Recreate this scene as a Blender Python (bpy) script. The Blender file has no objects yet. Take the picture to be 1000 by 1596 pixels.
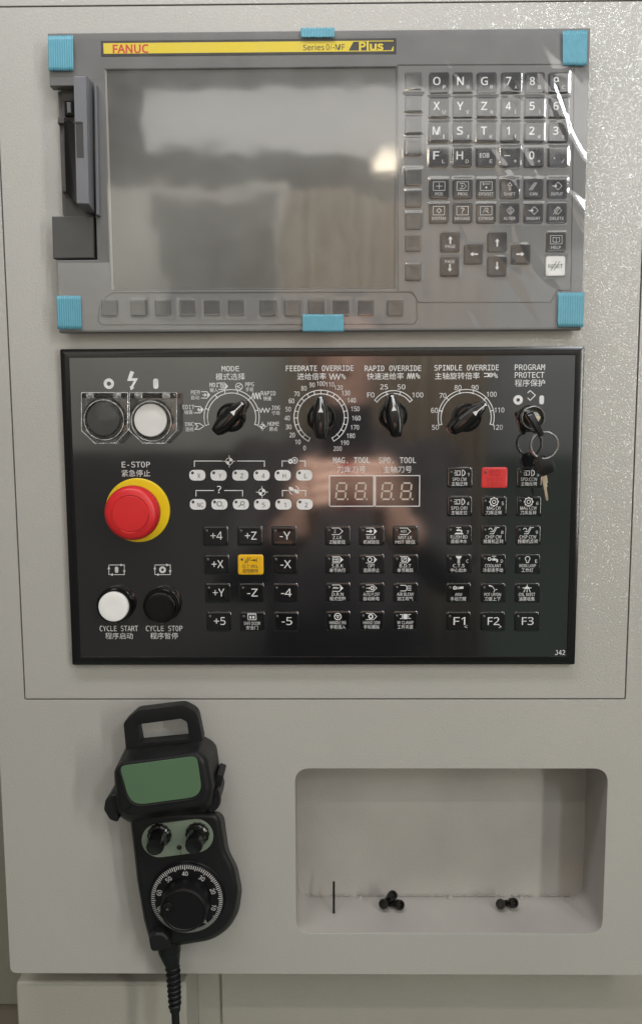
import bpy, bmesh, math, random
from mathutils import Vector, Matrix, noise
random.seed(7)
S = bpy.context.scene
COL = S.collection

# ------------------------------------------------------------------ camera
F, CX, CY = 1300.0, 500.0, 798.0          # focal length and centre in photograph pixels
DIST, HT = 0.65, 1.38                     # lens to front plate, lens above floor (m)
TILT, YAW, ROLL = 0.11392, -0.01134, -0.00441

def cam_axes():
    ct, st = math.cos(TILT), math.sin(TILT)
    B = Matrix(((1, 0, 0), (0, 0, -1), (0, 1, 0)))
    Rx = Matrix(((1, 0, 0), (0, ct, -st), (0, st, ct)))
    Ry = Matrix(((math.cos(YAW), 0, -math.sin(YAW)), (0, 1, 0), (math.sin(YAW), 0, math.cos(YAW))))
    Rz = Matrix(((math.cos(ROLL), -math.sin(ROLL), 0), (math.sin(ROLL), math.cos(ROLL), 0), (0, 0, 1)))
    return Rz @ Rx @ Ry @ B
MCAM = cam_axes()
cam_data = bpy.data.cameras.new('camera')
cam = bpy.data.objects.new('camera', cam_data)
COL.objects.link(cam)
r0, r1, r2 = MCAM[0], MCAM[1], MCAM[2]
cam.matrix_world = Matrix(((r0[0], -r1[0], -r2[0], 0), (r0[1], -r1[1], -r2[1], -DIST),
                           (r0[2], -r1[2], -r2[2], HT), (0, 0, 0, 1)))
cam_data.sensor_fit = 'VERTICAL'
cam_data.sensor_height = 24.0
cam_data.lens = F / 1596.0 * 24.0
cam_data.clip_start = 0.02
cam_data.clip_end = 100
S.camera = cam

# ------------------------------------------------------------------ light
W = bpy.data.worlds.new('World')
S.world = W
W.use_nodes = True
bg = W.node_tree.nodes['Background']
bg.inputs[0].default_value = (1.0, 0.93, 0.81, 1)
bg.inputs[1].default_value = 0.19

def area(name, loc, target, sx, sy, radiance, color):
    l = bpy.data.lights.new(name, 'AREA')
    l.shape = 'RECTANGLE'
    l.size, l.size_y = sx, sy
    l.energy = radiance * sx * sy * math.pi
    l.color = color
    o = bpy.data.objects.new(name, l)
    COL.objects.link(o)
    o.location = loc
    o.rotation_euler = (Vector(target) - Vector(loc)).to_track_quat('-Z', 'Y').to_euler()
    return o
area('window_light', (1.20, -1.45, HT + 0.12), (0.0, -0.1, HT - 0.1), 0.09, 1.0, 32.0, (1.0, 0.96, 0.88))
area('strip_light', (0.17, -2.0, HT + 0.885), (0.17, 0, HT + 0.5), 1.45, 0.17, 2.7, (1.0, 0.97, 0.92))
area('ceiling_light', (-0.14, -0.42, HT + 0.82), (-0.10, 0.0, HT + 0.2), 0.9, 0.14, 15.0, (0.97, 0.98, 1.0))
area('backdrop_fill', (-0.1, -1.45, HT + 1.15), (-0.1, -2.3, HT + 0.1), 2.2, 0.25, 30.0, (1.0, 0.95, 0.86))  # added fill, brightens the machine and curtain mirrored in the panels
area('tube_light', (0.80, -1.5, HT + 0.84), (0.25, 0, HT + 0.2), 0.12, 0.42, 44.0, (0.93, 0.97, 1.0))
ml = area('hand_fill', (0.10, -0.03, HT + 0.62), (0.03, -0.66, HT - 0.14), 0.45, 0.08, 125.0, (1.0, 0.95, 0.88))  # unseen fill added so the mirrored hands show in the black panel
ml.data.spread = math.radians(70)
area('spot_light', (0.20, -2.2, HT + 0.83), (0.1, 0, HT), 0.07, 0.05, 16.0, (1.0, 0.86, 0.66))

S.view_settings.view_transform = 'Standard'
S.view_settings.look = 'None'
S.view_settings.exposure = 0.0
S.view_settings.gamma = 1.0
S.view_settings.use_curve_mapping = False
S.cycles.max_bounces = 10
S.cycles.transparent_max_bounces = 16
S.cycles.use_denoising = True

# ------------------------------------------------------------------ measuring
def ray(x, y):
    return MCAM.transposed() @ Vector(((x - CX) / F, (y - CY) / F, 1))
def P(x, y, h=0.0):
    """photograph pixel -> (u, v) on the plane standing h metres in front of the cover plate"""
    d = ray(x, y)
    s = (DIST - h) / d[1]
    return Vector((d[0] * s, d[2] * s + HT))
def PF(x, y, z):
    """photograph pixel -> (u, h) on the level plane at height z"""
    d = ray(x, y)
    s = (z - HT) / d[2]
    return d[0] * s, DIST - d[1] * s
def PX(n, y=650, x=500, h=0.0):
    """a length of n photograph pixels near (x, y) in metres"""
    return (P(x + n / 2, y, h) - P(x - n / 2, y, h)).length

# ------------------------------------------------------------------ materials
def new_mat(name):
    m = bpy.data.materials.new(name)
    m.use_nodes = True
    return m, m.node_tree.nodes, m.node_tree.links, m.node_tree.nodes['Principled BSDF']

def mat(name, color, rough=0.5, metal=0.0, coat=0.0, spec=0.5, bump=None, mottle=0.0, mscale=60.0,
        rough_var=0.0, emit=0.0, ior=None, flake=0.0):
    m, N, L, b = new_mat(name)
    b.inputs['Base Color'].default_value = (*color, 1)
    b.inputs['Roughness'].default_value = rough
    b.inputs['Metallic'].default_value = metal
    b.inputs['Coat Weight'].default_value = coat
    b.inputs['Coat Roughness'].default_value = 0.06
    b.inputs['Specular IOR Level'].default_value = spec
    if ior: b.inputs['IOR'].default_value = ior
    if emit:
        b.inputs['Emission Color'].default_value = (*color, 1)
        b.inputs['Emission Strength'].default_value = emit
    geo = N.new('ShaderNodeNewGeometry')
    if mottle:
        n = N.new('ShaderNodeTexNoise'); n.inputs['Scale'].default_value = mscale; n.inputs['Detail'].default_value = 5
        L.new(geo.outputs['Position'], n.inputs['Vector'])
        mr = N.new('ShaderNodeMapRange')
        mr.inputs[1].default_value = 0.3; mr.inputs[2].default_value = 0.7
        mr.inputs[3].default_value = 1 - mottle; mr.inputs[4].default_value = 1 + mottle
        L.new(n.outputs['Fac'], mr.inputs[0])
        mx = N.new('ShaderNodeVectorMath'); mx.operation = 'SCALE'
        mx.inputs[0].default_value = color
        L.new(mr.outputs[0], mx.inputs['Scale'])
        L.new(mx.outputs[0], b.inputs['Base Color'])
    if rough_var:
        n = N.new('ShaderNodeTexNoise'); n.inputs['Scale'].default_value = 35; n.inputs['Detail'].default_value = 6
        L.new(geo.outputs['Position'], n.inputs['Vector'])
        mr = N.new('ShaderNodeMapRange')
        mr.inputs[1].default_value = 0.3; mr.inputs[2].default_value = 0.75
        mr.inputs[3].default_value = rough; mr.inputs[4].default_value = rough + rough_var
        L.new(n.outputs['Fac'], mr.inputs[0]); L.new(mr.outputs[0], b.inputs['Roughness'])
    if bump:
        scale, dist, detail = bump
        n = N.new('ShaderNodeTexNoise'); n.inputs['Scale'].default_value = scale; n.inputs['Detail'].default_value = detail
        L.new(geo.outputs['Position'], n.inputs['Vector'])
        bp = N.new('ShaderNodeBump'); bp.inputs['Strength'].default_value = 1.0
        bp.inputs['Distance'].default_value = dist
        L.new(n.outputs['Fac'], bp.inputs['Height']); L.new(bp.outputs[0], b.inputs['Normal'])
        if flake:                                           # hammered grains catch lamps one by one
            vo = N.new('ShaderNodeTexVoronoi'); vo.inputs['Scale'].default_value = 780
            L.new(geo.outputs['Position'], vo.inputs['Vector'])
            s1 = N.new('ShaderNodeVectorMath'); s1.operation = 'SUBTRACT'; s1.inputs[1].default_value = (0.5, 0.5, 0.5)
            L.new(vo.outputs['Color'], s1.inputs[0])
            s2 = N.new('ShaderNodeVectorMath'); s2.operation = 'SCALE'; s2.inputs['Scale'].default_value = flake
            L.new(s1.outputs[0], s2.inputs[0])
            s3 = N.new('ShaderNodeVectorMath'); s3.operation = 'ADD'
            L.new(s2.outputs[0], s3.inputs[0]); L.new(bp.outputs[0], s3.inputs[1])
            s4 = N.new('ShaderNodeVectorMath'); s4.operation = 'NORMALIZE'
            L.new(s3.outputs[0], s4.inputs[0]); L.new(s4.outputs[0], b.inputs['Coat Normal'])
    return m

M = {}
M['paint'] = mat('grey_textured_paint', (0.418, 0.410, 0.382), 0.42, coat=0.6, flake=0.26, bump=(620, 0.0002, 2), mottle=0.04, mscale=5, rough_var=0.08)
M['paint_in'] = mat('recess_paint', (0.40, 0.385, 0.36), 0.5, bump=(620, 0.0002, 2), mottle=0.09, mscale=14)
M['paint_low'] = mat('lower_cabinet_paint', (0.42, 0.405, 0.355), 0.3, bump=(500, 0.0003, 2), mottle=0.03, mscale=12)
M['back_paint'] = mat('background_paint', (0.36, 0.34, 0.29), 0.5, mottle=0.05, mscale=6)
M['back_dark'] = mat('background_brown_paint', (0.22, 0.19, 0.15), 0.55, mottle=0.06, mscale=6)
M['bezel'] = mat('charcoal_moulded_plastic', (0.15, 0.149, 0.148), 0.45, bump=(2600, 0.00006, 2), mottle=0.03)
M['bezel_dark'] = mat('dark_moulded_plastic', (0.075, 0.073, 0.07), 0.5, bump=(2600, 0.00006, 2), mottle=0.05)
M['slot'] = mat('card_slot_plastic', (0.10, 0.098, 0.095), 0.5, mottle=0.1)
M['door'] = mat('card_door_plastic', (0.16, 0.165, 0.18), 0.42, mottle=0.03)
M['blackgloss'] = mat('black_gloss_plastic', (0.006, 0.006, 0.007), 0.18, mottle=0.1)
M['lcd'] = mat('lcd_glass', (0.075, 0.074, 0.068), 0.2, spec=1.0, mottle=0.05, mscale=20)
M['mdikey'] = mat('dark_key_cap', (0.013, 0.013, 0.017), 0.3, spec=0.3, mottle=0.05)
M['softkey'] = mat('grey_soft_key', (0.055, 0.055, 0.056), 0.25, mottle=0.05)
M['white_key'] = mat('white_key_cap', (0.75, 0.75, 0.73), 0.4)
M['print_white'] = mat('white_print', (0.68, 0.68, 0.68), 0.5, mottle=0.12, mscale=90)
M['print_grey'] = mat('grey_print', (0.30, 0.30, 0.31), 0.5)
M['print_black'] = mat('black_print', (0.02, 0.02, 0.02), 0.5)
M['print_red'] = mat('red_print', (0.62, 0.03, 0.02), 0.5)
M['badge_yellow'] = mat('yellow_badge', (0.80, 0.62, 0.03), 0.35)
M['tape'] = mat('blue_cloth_tape', (0.10, 0.315, 0.41), 0.42, bump=(1500, 0.00008, 2), mottle=0.05, mscale=200)
M['frame_black'] = mat('black_panel_frame', (0.006, 0.006, 0.007), 0.16, rough_var=0.05)
M['overlay'] = mat('black_membrane', (0.011, 0.0115, 0.013), 0.06, ior=2.0, rough_var=0.03)
M['opkey'] = mat('membrane_key', (0.005, 0.0055, 0.0065), 0.10, ior=1.7, rough_var=0.04)
M['red_key'] = mat('red_membrane_key', (0.62, 0.035, 0.035), 0.3)
M['yellow_key'] = mat('yellow_membrane_key', (0.75, 0.42, 0.01), 0.3)
M['pill'] = mat('indicator_white', (0.68, 0.68, 0.68), 0.35)
M['led_off'] = mat('unlit_led', (0.06, 0.06, 0.06), 0.3)
M['led_key'] = mat('unlit_key_led', (0.09, 0.09, 0.095), 0.3)
M['seg_off'] = mat('unlit_segment', (0.50, 0.43, 0.37), 0.4)
M['knob'] = mat('black_knob', (0.006, 0.006, 0.006), 0.12, rough_var=0.1)
M['red_cap'] = mat('red_mushroom', (0.62, 0.018, 0.022), 0.38, mottle=0.04)
M['yellow_ring'] = mat('yellow_collar', (0.80, 0.58, 0.01), 0.4, mottle=0.03)
M['btn_white'] = mat('white_button', (0.82, 0.82, 0.80), 0.35)
M['btn_dark'] = mat('dark_grey_button', (0.035, 0.035, 0.037), 0.35)
M['rubber'] = mat('black_rubber', (0.008, 0.0085, 0.0095), 0.40, spec=0.35, bump=(1800, 0.00008, 3), mottle=0.15, rough_var=0.12)
M['dial'] = mat('dial_black', (0.005, 0.005, 0.006), 0.34, spec=0.3, rough_var=0.1)
M['green'] = mat('green_anodised_plate', (0.105, 0.188, 0.107), 0.42, metal=0.2, mottle=0.03, mscale=30)
M['green_pale'] = mat('pale_green_plate', (0.28, 0.34, 0.27), 0.36, metal=0.4, mottle=0.06, mscale=60)
M['chrome'] = mat('chrome', (0.55, 0.55, 0.54), 0.26, metal=1.0)
M['brass'] = mat('nickel_silver', (0.52, 0.47, 0.36), 0.35, metal=0.85, mottle=0.1, mscale=400)
M['steel_dark'] = mat('oiled_black_steel', (0.025, 0.023, 0.02), 0.32, metal=0.6, mottle=0.3, mscale=300)
M['weld'] = mat('weld_bead', (0.34, 0.325, 0.30), 0.4, mottle=0.1, mscale=200)
M['concrete'] = mat('painted_floor', (0.12, 0.155, 0.14), 0.6, mottle=0.12, mscale=3)
M['reflector'] = mat('grey_reflector', (0.68, 0.72, 0.76), 0.6, mottle=0.05, mscale=4)
M['reflector_low'] = mat('green_grey_base', (0.20, 0.26, 0.23), 0.6, mottle=0.05, mscale=4)
M['curtain'] = mat('beige_strip_curtain', (0.50, 0.43, 0.35), 0.6, mottle=0.06, mscale=8)
M['mach_dark'] = mat('machine_paint', (0.72, 0.72, 0.69), 0.5, mottle=0.08, mscale=4)
M['jacket'] = mat('dark_jacket_cloth', (0.05, 0.045, 0.047), 0.85, mottle=0.15, mscale=40)
M['skin'] = mat('skin', (0.58, 0.36, 0.28), 0.5, mottle=0.06, mscale=60)
M['hair'] = mat('dark_hair', (0.012, 0.010, 0.009), 0.5)
M['phone'] = mat('dark_phone', (0.01, 0.01, 0.012), 0.2)
M['nail'] = mat('red_nail', (0.55, 0.02, 0.04), 0.25)

def clear_plastic():
    m, N, L, b = new_mat('clear_guard_plastic')
    out = N['Material Output']
    N.remove(b)
    tr = N.new('ShaderNodeBsdfTransparent'); tr.inputs[0].default_value = (0.985, 0.985, 0.985, 1)
    gl = N.new('ShaderNodeBsdfGlossy'); gl.inputs['Roughness'].default_value = 0.05
    lw = N.new('ShaderNodeLayerWeight'); lw.inputs[0].default_value = 0.5
    pw = N.new('ShaderNodeMath'); pw.operation = 'POWER'; pw.inputs[1].default_value = 4.0
    L.new(lw.outputs['Facing'], pw.inputs[0])
    mr = N.new('ShaderNodeMapRange'); mr.inputs[3].default_value = 0.03; mr.inputs[4].default_value = 0.7
    L.new(pw.outputs[0], mr.inputs[0])
    mx = N.new('ShaderNodeMixShader')
    L.new(mr.outputs[0], mx.inputs[0]); L.new(tr.outputs[0], mx.inputs[1]); L.new(gl.outputs[0], mx.inputs[2])
    L.new(mx.outputs[0], out.inputs[0])
    return m
M['clear'] = clear_plastic()
def edge_glint():  # bright lines of clear edges, put into a whitish colour
    m, N, L, b = new_mat('clear_plastic_glint')
    out = N['Material Output']
    N.remove(b)
    tr = N.new('ShaderNodeBsdfTransparent')
    gl = N.new('ShaderNodeBsdfGlossy'); gl.inputs['Roughness'].default_value = 0.12
    df = N.new('ShaderNodeBsdfDiffuse'); df.inputs[0].default_value = (0.8, 0.82, 0.82, 1)
    n = N.new('ShaderNodeTexNoise'); n.inputs['Scale'].default_value = 260
    geo = N.new('ShaderNodeNewGeometry'); L.new(geo.outputs['Position'], n.inputs['Vector'])
    mr = N.new('ShaderNodeMapRange'); mr.inputs[1].default_value = 0.35; mr.inputs[2].default_value = 0.7; mr.inputs[3].default_value = 0.15; mr.inputs[4].default_value = 0.8
    L.new(n.outputs['Fac'], mr.inputs[0])
    m1 = N.new('ShaderNodeMixShader'); m1.inputs[0].default_value = 0.45
    L.new(gl.outputs[0], m1.inputs[1]); L.new(df.outputs[0], m1.inputs[2])
    m2 = N.new('ShaderNodeMixShader')
    L.new(mr.outputs[0], m2.inputs[0]); L.new(tr.outputs[0], m2.inputs[1]); L.new(m1.outputs[0], m2.inputs[2])
    L.new(m2.outputs[0], out.inputs[0])
    return m
M['edge_glint'] = edge_glint()

def film_mat():
    m, N, L, b = new_mat('clear_protective_film')
    out = N['Material Output']
    N.remove(b)
    geo = N.new('ShaderNodeNewGeometry')
    tr = N.new('ShaderNodeBsdfTransparent'); tr.inputs[0].default_value = (0.98, 0.98, 0.98, 1)
    gl = N.new('ShaderNodeBsdfGlossy'); gl.inputs['Roughness'].default_value = 0.06
    df = N.new('ShaderNodeBsdfDiffuse'); df.inputs[0].default_value = (0.8, 0.8, 0.8, 1)
    n = N.new('ShaderNodeTexNoise'); n.inputs['Scale'].default_value = 14; n.inputs['Detail'].default_value = 2
    L.new(geo.outputs['Position'], n.inputs['Vector'])
    bp = N.new('ShaderNodeBump'); bp.inputs['Distance'].default_value = 0.00025; bp.inputs['Strength'].default_value = 1.0
    L.new(n.outputs['Fac'], bp.inputs['Height']); L.new(bp.outputs[0], gl.inputs['Normal'])
    lw = N.new('ShaderNodeLayerWeight'); lw.inputs[0].default_value = 0.5
    pw = N.new('ShaderNodeMath'); pw.operation = 'POWER'; pw.inputs[1].default_value = 5.0
    L.new(lw.outputs['Facing'], pw.inputs[0])
    fr = N.new('ShaderNodeMapRange'); fr.inputs[3].default_value = 0.10; fr.inputs[4].default_value = 0.7
    L.new(pw.outputs[0], fr.inputs[0])
    m1 = N.new('ShaderNodeMixShader')
    L.new(fr.outputs[0], m1.inputs[0]); L.new(tr.outputs[0], m1.inputs[1]); L.new(gl.outputs[0], m1.inputs[2])
    # fine scratches and dust make the film a little milky in places
    n2 = N.new('ShaderNodeTexNoise'); n2.inputs['Scale'].default_value = 55; n2.inputs['Detail'].default_value = 8
    L.new(geo.outputs['Position'], n2.inputs['Vector'])
    mr = N.new('ShaderNodeMapRange'); mr.inputs[1].default_value = 0.35; mr.inputs[2].default_value = 0.8
    mr.inputs[3].default_value = 0.010; mr.inputs[4].default_value = 0.06
    L.new(n2.outputs['Fac'], mr.inputs[0])
    m2 = N.new('ShaderNodeMixShader')
    L.new(mr.outputs[0], m2.inputs[0]); L.new(m1.outputs[0], m2.inputs[1]); L.new(df.outputs[0], m2.inputs[2])
    L.new(m2.outputs[0], out.inputs[0])
    return m
M['film'] = film_mat()

# ------------------------------------------------------------------ mesh helpers: (u right, v up, h out of the wall)
class G:
    def __init__(s):
        s.v, s.f = [], []
    def add(s, vs, fs):
        o = len(s.v)
        s.v += [tuple(p) for p in vs]
        s.f += [tuple(i + o for i in f) for f in fs]
        return s
    def bm(s, b):
        b.verts.index_update()
        s.add([v.co[:] for v in b.verts], [[v.index for v in f.verts] for f in b.faces])
        b.free()
        return s
    def prism(s, poly, h0, h1, bev=0.0, seg=2, both=False):
        b = bmesh.new()
        vs = [b.verts.new((p[0], p[1], h0)) for p in poly]
        f = b.faces.new(vs)
        if f.normal.length == 0: f.normal_update()
        f.normal_update()
        if f.normal.z > 0: f.normal_flip()
        r = bmesh.ops.extrude_face_region(b, geom=[f])
        top = [e for e in r['geom'] if isinstance(e, bmesh.types.BMVert)]
        for q in top: q.co.z = h1
        if bev > 0:
            ed = [e for e in b.edges if all(abs(q.co.z - h1) < 1e-9 for q in e.verts)]
            if both: ed += [e for e in b.edges if all(abs(q.co.z - h0) < 1e-9 for q in e.verts)]
            bmesh.ops.bevel(b, geom=ed, offset=bev, segments=seg, profile=0.5, affect='EDGES', clamp_overlap=True)
        bmesh.ops.recalc_face_normals(b, faces=b.faces)
        return s.bm(b)
    def holed(s, outer, holes, h0, h1, bev=0.0, seg=2):
        b = bmesh.new()
        es = []
        for poly in [outer] + holes:
            vs = [b.verts.new((p[0], p[1], h0)) for p in poly]
            for i in range(len(vs)): es.append(b.edges.new((vs[i], vs[(i + 1) % len(vs)])))
        bmesh.ops.triangle_fill(b, use_beauty=True, use_dissolve=False, edges=es)
        fs = list(b.faces)
        r = bmesh.ops.extrude_face_region(b, geom=fs)
        for q in r['geom']:
            if isinstance(q, bmesh.types.BMVert): q.co.z = h1
        bmesh.ops.recalc_face_normals(b, faces=b.faces)
        if bev > 0:
            ed = [e for e in b.edges if all(abs(q.co.z - h1) < 1e-9 for q in e.verts)
                  and any(abs(f.normal.z) < .5 for f in e.link_faces)]
            bmesh.ops.bevel(b, geom=ed, offset=bev, segments=seg, profile=0.5, affect='EDGES', clamp_overlap=True)
        return s.bm(b)
    def flat(s, poly, h):
        return s.add([(p[0], p[1], h) for p in poly], [list(range(len(poly)))])
    def ring(s, c, ra, rb, a0, a1, h, n=48):
        """flat arc; angles in degrees clockwise from up"""
        vs, fs = [], []
        for i in range(n + 1):
            a = math.radians(a0 + (a1 - a0) * i / n)
            for r in (ra, rb): vs.append((c[0] + r * math.sin(a), c[1] + r * math.cos(a), h))
        for i in range(n): fs.append((2 * i, 2 * i + 2, 2 * i + 3, 2 * i + 1))
        fs = [f[::-1] if (a1 > a0) == (rb > ra) else f for f in fs]
        return s.add(vs, [f[::-1] for f in fs])
    def stroke(s, pts, w, h, closed=False):
        """a printed line of width w"""
        n = len(pts)
        rng = range(n if closed else n - 1)
        for i in rng:
            a, b = Vector(pts[i][:2]), Vector(pts[(i + 1) % n][:2])
            d = b - a
            if d.length < 1e-9: continue
            d = d.normalized() * (w / 2)
            q = Vector((-d.y, d.x))
            hh = h + 2e-6 * (i % 3)
            s.add([(*(a - d + -q), hh), (*(b + d - q), hh), (*(b + d + q), hh), (*(a - d + q), hh)], [(0, 1, 2, 3)])
        return s
    def lathe(s, c, prof, n=48, wob=None, sx=1.0):
        vs, fs = [], []
        m = len(prof)
        for k in range(n):
            a = 2 * math.pi * k / n
            for (r, h) in prof:
                rr = r * (wob(a, h) if wob else 1)
                vs.append((c[0] + rr * math.cos(a) * sx, c[1] + rr * math.sin(a), h))
        for k in range(n):
            k2 = (k + 1) % n
            for j in range(m - 1): fs.append((k * m + j, k2 * m + j, k2 * m + j + 1, k * m + j + 1))
        fs.append([k * m + m - 1 for k in range(n)])
        return s.add(vs, fs)
    def tube(s, pts, rad, n=12):
        pts = [Vector(p) for p in pts]
        vs, fs = [], []
        m = len(pts)
        for i, p in enumerate(pts):
            t = (pts[min(i + 1, m - 1)] - pts[max(i - 1, 0)]).normalized()
            ref = Vector((0, 0, 1)) if abs(t.z) < .9 else Vector((1, 0, 0))
            a = t.cross(ref).normalized(); b = t.cross(a)
            r = rad[i] if isinstance(rad, (list, tuple)) else rad
            for k in range(n):
                g = 2 * math.pi * k / n
                vs.append(p + a * (r * math.cos(g)) + b * (r * math.sin(g)))
        for i in range(m - 1):
            for k in range(n):
                k2 = (k + 1) % n
                fs.append((i * n + k, i * n + k2, (i + 1) * n + k2, (i + 1) * n + k))
        fs.append(list(range(n))[::-1]); fs.append([(m - 1) * n + k for k in range(n)])
        return s.add(vs, fs)
    def loft(s, loops, cap0=True, cap1=True):
        n = len(loops[0])
        vs = [p for l in loops for p in l]
        fs = []
        for i in range(len(loops) - 1):
            for k in range(n):
                k2 = (k + 1) % n
                fs.append((i * n + k, i * n + k2, (i + 1) * n + k2, (i + 1) * n + k))
        if cap0: fs.append(list(range(n))[::-1])
        if cap1: fs.append([(len(loops) - 1) * n + k for k in range(n)])
        return s.add(vs, fs)
    def text(s, body, c, w, hh, h, rot=0.0, weight=0.0, shear=0.0, mono=False):
        vs, fs = glyphs(body, weight, shear, mono)
        ca, sa = math.cos(rot), math.sin(rot)
        out = []
        for x, y in vs:
            X, Y = x * w, y * hh
            out.append((c[0] + X * ca - Y * sa, c[1] + X * sa + Y * ca, h))
        return s.add(out, fs)

_gl = {}
def bundled_font(name):
    try:
        import os
        return bpy.data.fonts.load(os.path.join(bpy.utils.system_resource('DATAFILES'), 'fonts', name))
    except Exception:
        return None
MONO, SANS = bundled_font('DejaVuSansMono.woff2'), bundled_font('NotoSansHebrew-Regular.woff2')
def glyphs(body, weight=0.0, shear=0.0, mono=False):
    """outline of a line of writing as a flat mesh scaled to a unit box centred on 0"""
    k = (body, weight, shear, mono)
    if k in _gl: return _gl[k]
    c = bpy.data.curves.new('t', 'FONT')
    ft = MONO if mono else SANS
    if ft and max(map(ord, body)) < 0x2000: c.font = ft
    c.body = body; c.size = 1; c.resolution_u = 2; c.offset = weight; c.shear = shear; c.fill_mode = 'FRONT'
    o = bpy.data.objects.new('t', c)
    COL.objects.link(o)
    dg = bpy.context.evaluated_depsgraph_get()
    me = bpy.data.meshes.new_from_object(o.evaluated_get(dg))
    vs = [(v.co.x, v.co.y) for v in me.vertices]
    fs = [list(p.vertices) for p in me.polygons]
    up = sum(p.normal.z for p in me.polygons) >= 0
    if not up: fs = [f[::-1] for f in fs]
    bpy.data.objects.remove(o); bpy.data.curves.remove(c); bpy.data.meshes.remove(me)
    x0, x1 = min(v[0] for v in vs), max(v[0] for v in vs)
    y0, y1 = min(v[1] for v in vs), max(v[1] for v in vs)
    vs = [((x - (x0 + x1) / 2) / max(x1 - x0, 1e-6), (y - (y0 + y1) / 2) / max(y1 - y0, 1e-6)) for x, y in vs]
    _gl[k] = (vs, fs)
    return _gl[k]

WLOC = {}
def mesh_of(name, g, smooth=None):
    me = bpy.data.meshes.new(name)
    me.from_pydata([(u, -h, v) for u, v, h in g.v], [], g.f)
    me.validate()
    if smooth is not None:
        me.polygons.foreach_set('use_smooth', [True] * len(me.polygons))
        me.set_sharp_from_angle(angle=math.radians(smooth))
    me.update()
    return me
def obj(name, g, m, parent=None, at=None, smooth=28, me=None):
    """g holds coordinates relative to `at` = (u, v, h) of the object's own base (default: parent's base)"""
    if me is None:
        me = mesh_of(name, g, smooth)
        me.materials.append(M[m] if isinstance(m, str) else m)
    o = bpy.data.objects.new(name, me)
    COL.objects.link(o)
    base = WLOC[parent.name] if parent else Vector((0, 0, 0))
    a = Vector(at) if at is not None else base
    WLOC[o.name] = a
    d = a - base
    if parent: o.parent = parent
    o.location = (d.x, -d.z, d.y)
    return o
def thing(name, label, cat, at, group=None):
    o = bpy.data.objects.new(name, None)
    o.empty_display_size = 0.02
    COL.objects.link(o)
    WLOC[o.name] = Vector(at)
    o.location = (at[0], -at[2], at[1])
    return tag(o, label, cat, group)
def tag(o, label=None, cat=None, group=None, kind=None):
    for k, x in (('label', label), ('category', cat), ('group', group), ('kind', kind)):
        if x: o[k] = x
    return o
def rel(pts, at):
    return [(p[0] - at[0], p[1] - at[1]) for p in pts]
def rect(w, h, c=(0, 0)):
    return [(c[0] - w / 2, c[1] - h / 2), (c[0] + w / 2, c[1] - h / 2), (c[0] + w / 2, c[1] + h / 2), (c[0] - w / 2, c[1] + h / 2)]
def roundpoly(pts, rad, n=6):
    """polygon (counter-clockwise or not) with rounded corners; rad a number or one per corner"""
    out = []
    m = len(pts)
    for i in range(m):
        p, a, b = Vector(pts[i][:2]), Vector(pts[i - 1][:2]), Vector(pts[(i + 1) % m][:2])
        r = rad[i] if isinstance(rad, (list, tuple)) else rad
        da, db = (a - p), (b - p)
        la, lb = da.length, db.length
        da.normalize(); db.normalize()
        ang = max(0.05, math.acos(max(-1, min(1, da.dot(db)))))
        t = min(r / math.tan(ang / 2), la * .48, lb * .48)
        if t < 1e-6: out.append((p.x, p.y)); continue
        q0, q1 = p + da * t, p + db * t
        for k in range(n + 1):
            s_ = k / n
            q = q0 * (1 - s_) ** 2 + p * (2 * s_ * (1 - s_)) + q1 * s_ ** 2
            out.append((q.x, q.y))
    return out
def rrect(w, h, r, c=(0, 0), n=5):
    return roundpoly(rect(w, h, c), r, n)
def resample(poly, n):
    pts = [Vector(p[:2]) for p in poly]
    L = [0]
    for i in range(len(pts)): L.append(L[-1] + (pts[(i + 1) % len(pts)] - pts[i]).length)
    out, j = [], 0
    for k in range(n):
        t = L[-1] * k / n
        while L[j + 1] < t: j += 1
        a, b = pts[j], pts[(j + 1) % len(pts)]
        s_ = (t - L[j]) / max(L[j + 1] - L[j], 1e-9)
        out.append(a + (b - a) * s_)
    return out
def circle(c, r, n=32):
    return [(c[0] + r * math.cos(2 * math.pi * k / n), c[1] + r * math.sin(2 * math.pi * k / n)) for k in range(n)]
# ================================================================== the place
def Z(mm): return HT + mm * 0.001
# floor
g = G(); g.add([(-3, 0, -0.9), (3, 0, -0.9), (3, 0, 4), (-3, 0, 4)], [(3, 2, 1, 0)])
tag(obj('floor', g, 'concrete'), kind='structure')

# ---- console cabinet: front sheet with the opening for the cover plate and the recess
PL, PR, PT, PB = -0.2468, 0.2352, 0.3005, -0.2257           # cover plate (relative to the lens)
RL, RR, RT, RB = -0.0295, 0.2240, -0.2843, -0.4275          # recess opening
CL, CRt, CT, CB = -0.2700, 0.290, 0.42, -0.4640             # console front
base = (0, HT + CB, 0)
con = thing('console_cabinet', 'grey textured sheet-metal console front carrying both control panels, with an open tray recess', 'cabinet', base)
def cv(pts): return [(x, HT + z - base[1]) for x, z in pts]
outer = roundpoly(cv([(CL, CB), (CRt, CB), (CRt, CT), (CL, CT)]), [0.006, 0, 0, 0], 6)
gap = 0.0009
hole1 = roundpoly(cv([(PL - gap, PB - gap), (PR + gap, PB - gap), (PR + gap, PT + gap), (PL - gap, PT + gap)]), 0.0012, 3)
hole2 = roundpoly(cv([(RL, RB), (RR, RB), (RR, RT), (RL, RT)]), 0.0125, 8)
RDEP = 0.056
g = G(); g.holed(outer, [hole1, hole2], -0.0025, 0.0, 0.0008, 2)
obj('front_sheet', g, 'paint', con, smooth=12)
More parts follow.
